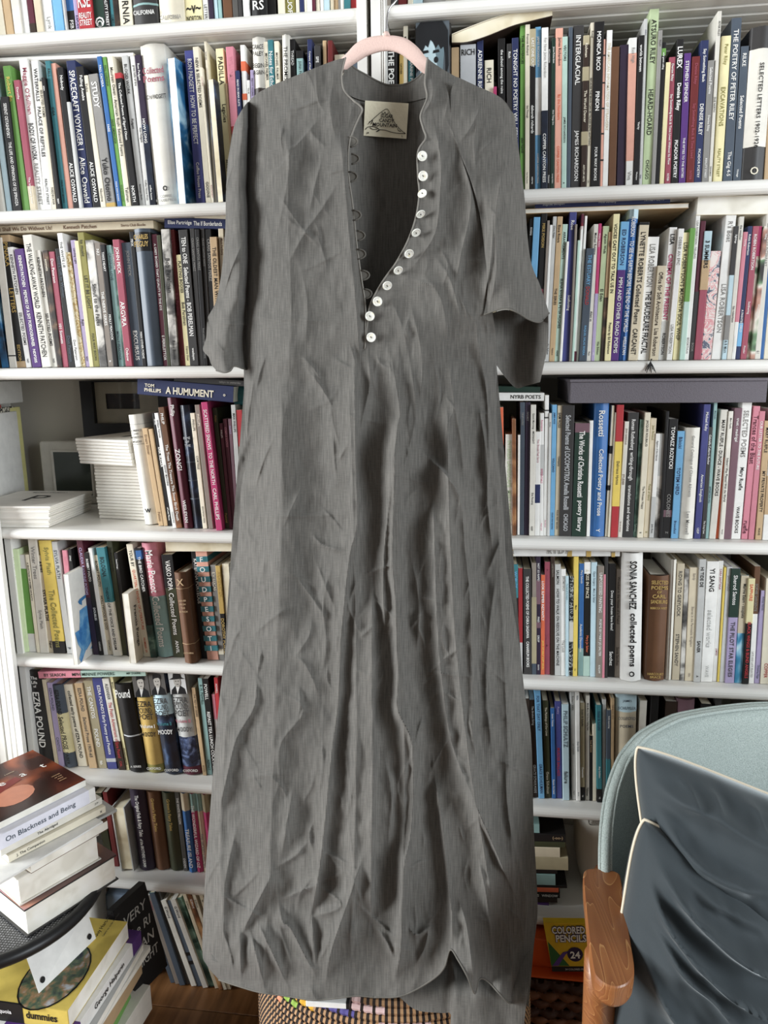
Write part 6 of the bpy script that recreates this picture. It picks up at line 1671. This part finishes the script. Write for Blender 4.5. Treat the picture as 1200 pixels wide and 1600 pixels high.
for th, a0, a1, dp_, push, col, tcol, txt, lab, rot, po in [
    (0.026, -0.012, LEN2 + 0.018, 0.2, -0.012, 'white', 'black', '/George Halperin/', 'white and purple book with black lettering under the yellow computer guide', -1, False),
    (0.014, -0.004, LEN2 + 0.02, 0.19, -0.014, 'light grey', '', '', 'grey bundled papers under the white and purple book', 2, True),
    (0.01, -0.01, LEN2 + 0.032, 0.19, -0.02, 'off-white', '', '', 'creased off-white papers sticking out under the mesh table', -2, True),
    (0.03, 0.01, LEN2 + 0.012, 0.18, -0.012, 'tan', '', '', 'tan folder of papers under the creased papers', 1, False),
    (0.03, 0.03, LEN2 - 0.01, 0.18, 0.0, 'green', '', '', 'green-edged book low in the pile under the mesh table', 4, False),
    (0.05, -0.02, LEN2 + 0.02, 0.19, -0.02, 'off-white', '', '', 'large white book near the bottom of the pile under the table', -3, False),
    (z - 0.162, 0.0, LEN2, 0.19, 0.0, 'white', '', '', 'white book on the floor at the bottom of the pile under the table', 0, False)]:
    z -= th
    q = stack_book(z, th, a0, a1, dp_, push, col, tcol, txt, lab, rot=rot, pages_out=po, base=_F2, bands=((0.0, 0.12, 'purple'), (0.86, 1.0, 'purple')) if 'purple' in lab and th == 0.026 else ())
E1, E2 = _e1s, _e2s
# white card with punched black dots between the table and the pile
_c4 = [PZ(61, 1552, ZY + 0.003), PZ(150, 1466, ZY + 0.003), PZ(135, 1420, ZY + 0.045), PZ(40, 1492, ZY + 0.045)]
_n = (_c4[1] - _c4[0]).cross(_c4[3] - _c4[0]).normalized() * 0.0008
cd = obj('white_card', mesh_of('white_card', _c4 + [p - _n for p in _c4], [(0, 1, 2, 3), (7, 6, 5, 4), (0, 4, 5, 1), (1, 5, 6, 2), (2, 6, 7, 3), (3, 7, 4, 0)]), mat('white', 0.6)); tag(cd, 'white card with two black dots propped on the yellow computer guide', 'card')
for u, v in ((0.09, 0.2), (0.9, 0.2)):
    p = (_c4[0] * (1 - u) + _c4[1] * u) * (1 - v) + (_c4[3] * (1 - u) + _c4[2] * u) * v + _n * 3.5
    ex = (_c4[1] - _c4[0]).normalized(); ey = (_c4[3] - _c4[0]).normalized()
    obj('black_dot', mesh_of('black_dot', [p + (ex * math.cos(a * 0.3927) + ey * math.sin(a * 0.3927)) * 0.0042 for a in range(16)], [tuple(range(16))]), ink('black'), cd)
# black lettered book, case and roll on the floor behind the pile
_Yb = 1.02
_q4 = [P(214, 1560, 1.02), P(262, 1508, 1.09), None, P(176, 1424, 1.035)]
_q4[2] = _q4[1] + _q4[3] - _q4[0]
_n = (_q4[1] - _q4[0]).cross(_q4[3] - _q4[0]).normalized() * 0.016
bb = obj('large_book', mesh_of('large_book', _q4 + [p - _n for p in _q4], [(0, 1, 2, 3), (7, 6, 5, 4), (0, 4, 5, 1), (1, 5, 6, 2), (2, 6, 7, 3), (3, 7, 4, 0)]), mat('black', 0.5)); tag(bb, 'large black book with big white letters leaning on the magazines on the floor', 'book')
for s, v in (('VERY', 0.8), ('the RI', 0.62), ('MAN', 0.45), ('NIGHT', 0.28)):
    p = (_q4[0] * 0.45 + _q4[1] * 0.55) * (1 - v) + (_q4[3] * 0.45 + _q4[2] * 0.55) * v + _n * 0.06
    lettering(s, bb, frame(p, _q4[1] - _q4[0], _q4[3] - _q4[0]), (_q4[1] - _q4[0]).length * 0.7, 0.016, mat('b9b7b0', 0.5), 0.5, shear=0.3)
gc = obj('hard_case', box_mesh('hard_case', X_at(168, 1.15, 0.15), X_at(206, 1.15, 0.15), 1.14, 1.30, 0.001, P(190, 1400, 1.14).z, 0.008, 3), mat('6d7b8c', 0.35)); tag(gc, 'blue-grey hard case standing behind the large black lettered book', 'case')
pr2 = obj('paper_roll', tube_mesh('paper_roll', [P(150, 1440, 1.14) * 1.0 - Vector((0, 0, P(150, 1440, 1.14).z - 0.001)), P(150, 1440, 1.14) - Vector((0, 0, P(150, 1440, 1.14).z - P(150, 1392, 1.14).z))], 0.024, 16), mat('d4d2cc', 0.5)); tag(pr2, 'white cylinder standing beside the blue-grey case under the shelf', 'roll')
# ------------------------------------------------------------------ armchair with two velvet cushions
FABRIC = ramp_mat('mint_tweed', [(0.3, '8b9691'), (0.5, 'a3aea9'), (0.7, 'b6c0bb')], 900, 2, 0.9, bump=0.4, rand=False)
XC, AA = 0.474, 0.307
ch = empty('armchair', (XC, 0.72, 0)); tag(ch, 'mint green tweed armchair with brown wooden arms before the bookcase', 'armchair')
def rim_z(deg): return float(np.interp(deg, [0, 6, 14, 24, 34, 48, 70, 90], [0.553, 0.593, 0.632, 0.668, 0.69, 0.705, 0.712, 0.714]))
_V, _F = [], []
NP, NV = 72, 20
def shell_pt(i, v, out=0.0):
    ph = math.pi * i / NP; deg = math.degrees(ph); deg = min(deg, 180 - deg)
    zt = rim_z(deg); z = 0.31 + (zt - 0.31) * v
    a = AA * (0.90 + 0.10 * v) + out; b = 0.12 + 0.02 * v + out
    y0 = 0.838 - 0.02 * (1 - v)
    return Vector((XC - a * math.cos(ph), y0 + b * math.sin(ph), z))
TH = 0.015
for side, o_ in ((0, 0.0), (1, TH)):
    for i in range(NP + 1):
        for j in range(NV + 1): _V.append(shell_pt(i, j / NV, o_) + Vector((0, 0, -0.004 if side else 0)) - ch.location)
def vi(s, i, j): return s * (NP + 1) * (NV + 1) + i * (NV + 1) + j
for i in range(NP):
    for j in range(NV):
        _F.append((vi(0, i, j), vi(0, i, j + 1), vi(0, i + 1, j + 1), vi(0, i + 1, j))); _F.append((vi(1, i, j), vi(1, i + 1, j), vi(1, i + 1, j + 1), vi(1, i, j + 1)))
    _F.append((vi(0, i, NV), vi(1, i, NV), vi(1, i + 1, NV), vi(0, i + 1, NV))); _F.append((vi(0, i, 0), vi(0, i + 1, 0), vi(1, i + 1, 0), vi(1, i, 0)))
for j in range(NV):
    _F.append((vi(0, 0, j), vi(1, 0, j), vi(1, 0, j + 1), vi(0, 0, j + 1))); _F.append((vi(0, NP, j), vi(0, NP, j + 1), vi(1, NP, j + 1), vi(1, NP, j)))
obj('backrest', mesh_of('backrest', _V, _F, True), FABRIC, ch)
for o_, nm in ((0.001, 'welt'), (TH * 0.92, 'welt')):
    pts = [shell_pt(0, k / 8, o_) - ch.location for k in range(8)] + [shell_pt(i, 1.0, o_) + Vector((0, 0, 0.0015)) - ch.location for i in range(NP + 1)]
    obj(nm, tube_mesh(nm, pts, 0.0026, 8), FABRIC, ch)
# rounded top edge
obj('rim_padding', tube_mesh('rim_padding', [shell_pt(0, 0.5, TH / 2) - ch.location, shell_pt(0, 0.8, TH / 2) - ch.location] + [shell_pt(i, 1.0, TH / 2) - Vector((0, 0, 0.003)) - ch.location for i in range(NP + 1)], 0.0072, 10), FABRIC, ch)
obj('seat', box_mesh('seat', XC - 0.285 - ch.location.x, XC + 0.285 - ch.location.x, 0.42 - 0.72, 0.90 - 0.72, 0.25, 0.372, 0.03, 5), FABRIC, ch)
for p in ch.children[-1].data.polygons: p.use_smooth = True
WOOD = bpy.data.materials.new('teak'); nt, N, L, b = nodes_of(WOOD)
b.inputs['Roughness'].default_value = 0.42; b.inputs['Coat Weight'].default_value = 0.1
tc = N.new('ShaderNodeTexCoord'); mp = N.new('ShaderNodeMapping'); mp.inputs['Scale'].default_value = (12.0, 3.4, 12.0); mp.inputs['Rotation'].default_value = (0.1, 0.2, 0.5)
L.new(tc.outputs['Object'], mp.inputs[0])
nz = N.new('ShaderNodeTexNoise'); nz.inputs['Scale'].default_value = 1.6; nz.inputs['Detail'].default_value = 1.5; nz.inputs['Distortion'].default_value = 0.5
L.new(mp.outputs[0], nz.inputs['Vector'])
ml = N.new('ShaderNodeMath'); ml.operation = 'MULTIPLY'; ml.inputs[1].default_value = 30.0; L.new(nz.outputs['Fac'], ml.inputs[0])
fr_ = N.new('ShaderNodeMath'); fr_.operation = 'FRACT'; L.new(ml.outputs[0], fr_.inputs[0])
cr = N.new('ShaderNodeValToRGB'); e = cr.color_ramp.elements
e[0].position = 0.0; e[0].color = (*lin('b27a49'), 1); e[1].position = 1.0; e[1].color = (*lin('8a532e'), 1)
x_ = e.new(0.02); x_.color = (*lin('c4935e'), 1); x_ = e.new(0.06); x_.color = (*lin('9d653a'), 1)
L.new(fr_.outputs[0], cr.inputs[0])
fn = N.new('ShaderNodeTexNoise'); fn.inputs['Scale'].default_value = 260; fn.inputs['Detail'].default_value = 2; L.new(mp.outputs[0], fn.inputs['Vector'])
mxx = N.new('ShaderNodeMix'); mxx.data_type = 'RGBA'; mxx.blend_type = 'MULTIPLY'; mxx.inputs[0].default_value = 0.35
L.new(cr.outputs[0], mxx.inputs[6]); L.new(fn.outputs['Color'], mxx.inputs[7]); L.new(mxx.outputs[2], b.inputs['Base Color'])
def arm_mesh(flipx):
    z = 0.552
    out = [(911, 1372), (914, 1359), (925, 1356), (950, 1358), (965, 1362), (971, 1372), (978, 1420), (986, 1470), (991, 1505), (990, 1524), (981, 1537), (965, 1543), (948, 1540), (934, 1530), (926, 1514), (919, 1460), (914, 1410)]
    pts = smooth_line([PZ(a, c, z) for a, c in out], 4, True)
    if flipx: pts = [Vector((2 * XC - p.x, p.y, p.z)) for p in reversed(pts)]
    cx = sum((p.x for p in pts)) / len(pts); cy = sum((p.y for p in pts)) / len(pts)
    n = len(pts); V, Fc = [], []
    prof = [(-0.026, 0.90), (-0.022, 0.97), (-0.012, 1.0), (-0.005, 1.0), (-0.0015, 0.985), (0.0, 0.94)]
    for dz, s in prof:
        for p in pts: V.append(Vector((cx + (p.x - cx) * s, cy + (p.y - cy) * (1 - (1 - s) * 0.35), z + dz)) - ch.location)
    for i in range(len(prof) - 1):
        for k in range(n): Fc.append((i * n + k, i * n + (k + 1) % n, (i + 1) * n + (k + 1) % n, (i + 1) * n + k))
    Fc += [tuple(range(n - 1, -1, -1)), tuple((len(prof) - 1) * n + k for k in range(n))]
    me = mesh_of('arm', V, Fc)
    return me
for fx in (False, True):
    a_ = obj('arm', arm_mesh(fx), WOOD, ch); a_['label'] = 'brown wooden arm with swirling grain'
    sx = lambda p: Vector((2 * XC - p.x, p.y, p.z)) if fx else p
    A0 = PZ(936, 1505, 0.53); 
    front = [sx(Vector((A0.x + 0.004, A0.y + 0.012, 0.53))), sx(Vector((A0.x + 0.008, A0.y + 0.016, 0.3))), sx(Vector((A0.x + 0.012, A0.y, 0.002)))]
    obj('leg', tube_mesh('leg', [p - ch.location for p in smooth_line(front, 5)], [0.018] * 5 + [0.017] * 4 + [0.013, 0.012], 12), WOOD, ch)
    B0 = PZ(940, 1366, 0.53)
    rear = [sx(Vector((B0.x + 0.006, B0.y + 0.005, 0.53))), sx(Vector((B0.x + 0.012, B0.y + 0.03, 0.3))), sx(Vector((B0.x + 0.016, B0.y + 0.06, 0.002)))]
    obj('leg', tube_mesh('leg', [p - ch.location for p in smooth_line(rear, 5)], [0.015] * 11, 12), WOOD, ch)
# cushions
VELVET = bpy.data.materials.new('slate_velvet'); nt, N, L, b = nodes_of(VELVET)
b.inputs['Base Color'].default_value = (*lin('383e41'), 1); b.inputs['Roughness'].default_value = 0.75
b.inputs['Sheen Weight'].default_value = 1.0; b.inputs['Sheen Roughness'].default_value = 0.3; b.inputs['Sheen Tint'].default_value = (0.9, 0.97, 1.0, 1)
b.inputs['Specular IOR Level'].default_value = 0.22
tc = N.new('ShaderNodeTexCoord'); nz = N.new('ShaderNodeTexNoise'); nz.inputs['Scale'].default_value = 900; nz.inputs['Detail'].default_value = 1
L.new(tc.outputs['Object'], nz.inputs['Vector']); bp = N.new('ShaderNodeBump'); bp.inputs['Strength'].default_value = 0.15; bp.inputs['Distance'].default_value = 0.0008
L.new(nz.outputs['Fac'], bp.inputs['Height']); L.new(bp.outputs[0], b.inputs['Normal'])
PIPING = mat('d8cbb4', 0.7, 0.03, 300)
def cushion(name, corner, ex, ey, size, thick, folds, label):
    """corner = upper near corner; ex along the top edge, ey down the side; folds: (uv polyline, height m, width)"""
    ex = Vector(ex).normalized(); ey = Vector(ey).normalized(); ez = ex.cross(ey).normalized()      # ez towards the back
    size, sy_ = size
    c0 = Vector(corner) + (ex * size + ey * sy_) / 2
    root = empty(name, tuple(c0)); tag(root, label, 'cushion', 'velvet cushions on the armchair')
    n = 90
    u = np.linspace(-1, 1, n); U, Vv = np.meshgrid(u, u)
    edge = (np.maximum(1 - U ** 2, 0) * np.maximum(1 - Vv ** 2, 0))
    t = thick * 0.5 * edge ** 0.36
    rc = 1 - 0.07 * (U * Vv) ** 4
    pin = (1 - 0.03 * (1 - Vv ** 2) * np.abs(U) ** 3) * rc; pin2 = (1 - 0.03 * (1 - U ** 2) * np.abs(Vv) ** 3) * rc
    X, Yy = U * pin * size / 2, Vv * pin2 * sy_ / 2
    fold = np.zeros_like(U)
    _o3 = np.array([ex, ey, ez]).T
    def px_uv(a, c):
        d = Vector(ray(a, c)); o_ = Vector((0, 0, H)); k = (c0 - o_).dot(ez) / d.dot(ez)
        s = np.linalg.solve(_o3, np.array(o_ + d * k - c0)); return (s[0] / (size / 2), s[1] / (sy_ / 2))
    for pts, A, w in folds:
        pts = [px_uv(*p) for p in pts]
        q = np.array([[p.x, p.y] for p in smooth_line([Vector((a, c, 0)) for a, c in pts], 6)])
        best = np.full(U.shape, 9.0); al = np.zeros_like(U); cum = 0; tot = np.hypot(*(q[1:] - q[:-1]).T).sum()
        for k in range(len(q) - 1):
            d = q[k + 1] - q[k]; L2 = d @ d + 1e-9
            tt = np.clip(((U - q[k, 0]) * d[0] + (Vv - q[k, 1]) * d[1]) / L2, 0, 1)
            dist = np.hypot(U - q[k, 0] - tt * d[0], Vv - q[k, 1] - tt * d[1]); m_ = dist < best
            best = np.where(m_, dist, best); al = np.where(m_, cum + tt * math.sqrt(L2), al); cum += math.sqrt(L2)
        fold += 1.9 * A * np.exp(-(best / (0.62 * w)) ** 1.3) * np.clip(al / (0.25 * tot), 0, 1) * np.clip((tot - al) / (0.25 * tot) + 0.1, 0, 1)
    nz_ = (vnoise(U * 100, Vv * 100, 22, 26, 21) - 0.5) * 0.016 + (vnoise(U * 100, Vv * 100, 9, 12, 22) - 0.5) * 0.006
    rip = (fold + nz_) * np.clip(edge * 4, 0, 1)
    V, Fc = [], []
    for sgn in (-1, 1):
        for i in range(n):
            for j in range(n):
                zz = sgn * t[i, j] - (rip[i, j] if sgn < 0 else 0)
                V.append(ex * X[i, j] + ey * Yy[i, j] + ez * zz)
    for i in range(n - 1):
        for j in range(n - 1):
            a = i * n + j; Fc.append((a, a + n, a + n + 1, a + 1)); bq = n * n + a; Fc.append((bq, bq + 1, bq + n + 1, bq + n))
    bm = bmesh.new(); me = mesh_of('cover', V, Fc, True); bm.from_mesh(me); bmesh.ops.remove_doubles(bm, verts=bm.verts[:], dist=1e-5); bm.to_mesh(me); bm.free()
    for p in me.polygons: p.use_smooth = True
    obj('cover', me, VELVET, root)
    per = [(a, -1) for a in u] + [(1, a) for a in u[1:]] + [(a, 1) for a in u[::-1][1:]] + [(-1, a) for a in u[::-1][1:-1]]
    ring = []
    for a, c in per:
        rc_ = 1 - 0.07 * (a * c) ** 4
        px_ = a * rc_ * (1 - 0.03 * (1 - c ** 2) * abs(a) ** 3) * size / 2 * 1.004; py_ = c * rc_ * (1 - 0.03 * (1 - a ** 2) * abs(c) ** 3) * sy_ / 2 * 1.004
        ring.append(ex * px_ + ey * py_)
    pp = obj('piping', tube_mesh('piping', ring, 0.0019, 8, True), PIPING, root); pp['label'] = 'pale corded piping'
    return root
_c = P(994, 1258, 0.79)
cushion('velvet_cushion', _c, P(1225, 1420, 0.765) - _c, P(944, 1552, 0.745) - _c, (0.38, 0.272), 0.2,
        [([(1006, 1296), (1030, 1345), (1075, 1392), (1130, 1430), (1230, 1460)], 0.017, 0.085), ([(992, 1322), (1015, 1385), (1065, 1440), (1120, 1475), (1240, 1505)], 0.017, 0.075), ([(1000, 1400), (1040, 1450), (1080, 1480), (1110, 1520)], 0.009, 0.06), ([(985, 1440), (1010, 1490), (1060, 1540), (1130, 1580)], 0.014, 0.08), ([(1090, 1490), (1140, 1530), (1200, 1555), (1260, 1560)], 0.012, 0.08), ([(1040, 1325), (1090, 1360), (1150, 1385), (1240, 1400)], 0.012, 0.1)],
        'crumpled slate velvet cushion with pale piping lying lower on the armchair seat')
_c = P(980, 1150, 0.86)
cushion('velvet_cushion', _c, P(1200, 1236, 0.84) - _c, P(1012, 1400, 0.80) - _c, (0.36, 0.27), 0.19,
        [([(1000, 1185), (1030, 1225), (1085, 1250), (1150, 1285), (1220, 1300)], 0.010, 0.16), ([(1042, 1190), (1056, 1215), (1062, 1245)], 0.006, 0.07), ([(1088, 1208), (1094, 1230), (1090, 1255)], 0.005, 0.07), ([(1150, 1228), (1152, 1250), (1160, 1280)], 0.005, 0.07), ([(1003, 1235), (1035, 1290), (1085, 1330), (1160, 1350)], 0.011, 0.13)],
        'plump slate velvet cushion with pale piping leaning on the armchair backrest')
flush_lettering()
# ------------------------------------------------------------------ the books past the limit: narrowest spines, and the rows that go on behind the dress, as one object
def join_rest():
    pb = sorted([o for o in COL.objects if o.name.startswith('paperback_book') and '_px' in o], key=lambda o: -o['_px'])
    V, Fc, Mi, mats = [], [], [], []
    def midx(m):
        if m not in mats: mats.append(m)
        return mats.index(m)
    def add(mesh, mw):
        b = len(V); mi = midx(mesh.materials[0])
        for v in mesh.vertices: V.append(mw @ v.co)
        for p in mesh.polygons: Fc.append(tuple(b + k for k in p.vertices)); Mi.append(mi)
    for o in pb[310:]:
        add(o.data, o.matrix_basis)
        for c in list(o.children):
            add(c.data, o.matrix_basis @ c.matrix_basis)
            bpy.data.objects.remove(c, do_unlink=True)
        bpy.data.objects.remove(o, do_unlink=True)
    rng = random.Random(5)
    cols = ['cream', 'white', 'off-white', 'black', 'charcoal', 'grey', 'tan', 'slate', 'navy', 'teal', 'maroon', 'khaki', 'taupe', 'brown', 'pale blue', 'dark red']
    for shelf, side, x, sb in ROW_ENDS:
        lim = {2: 0.21, 3: 0.215, 4: 0.235, 5: 0.2, 6: 0.19, 7: 0.17}.get(shelf)
        if lim is None or (shelf == 2 and side == 'R'): continue
        xe = XL1 - 0.004 if side == 'L' else XR0 + 0.004
        a, b = (x, xe) if side == 'L' else (xe, x)
        if shelf == 7 and side == 'R': continue
        while a < b - 0.006:
            w = min(rng.uniform(0.006, 0.022), b - a); h = lim * rng.uniform(0.8, 0.98); d = h * 0.66
            me, t, _ = cover_mesh(w - 0.0008, d, h, False); me.materials.append(mat(rng.choice(cols), 0.46))
            m = Matrix.Translation((a, D + sb + 0.004, SHELF_Z[shelf] + 0.0004)); add(me, m)
            pm = box_mesh('pages', t, w - 0.0008 - t, 0.001, d - 0.0005, 0.0004, h - 0.0006); pm.materials.append(PAGES); add(pm, m)
            a += w
    me = mesh_of('slim_books', V, Fc)
    for m in mats: me.materials.append(m)
    me.polygons.foreach_set('material_index', Mi)
    o = obj('slim_books', me)
    tag(o, 'remaining slim books filling the shelves between the larger ones and behind the dress', 'books', kind='stuff')
join_rest()
for o in COL.objects:
    if '_px' in o: del o['_px']
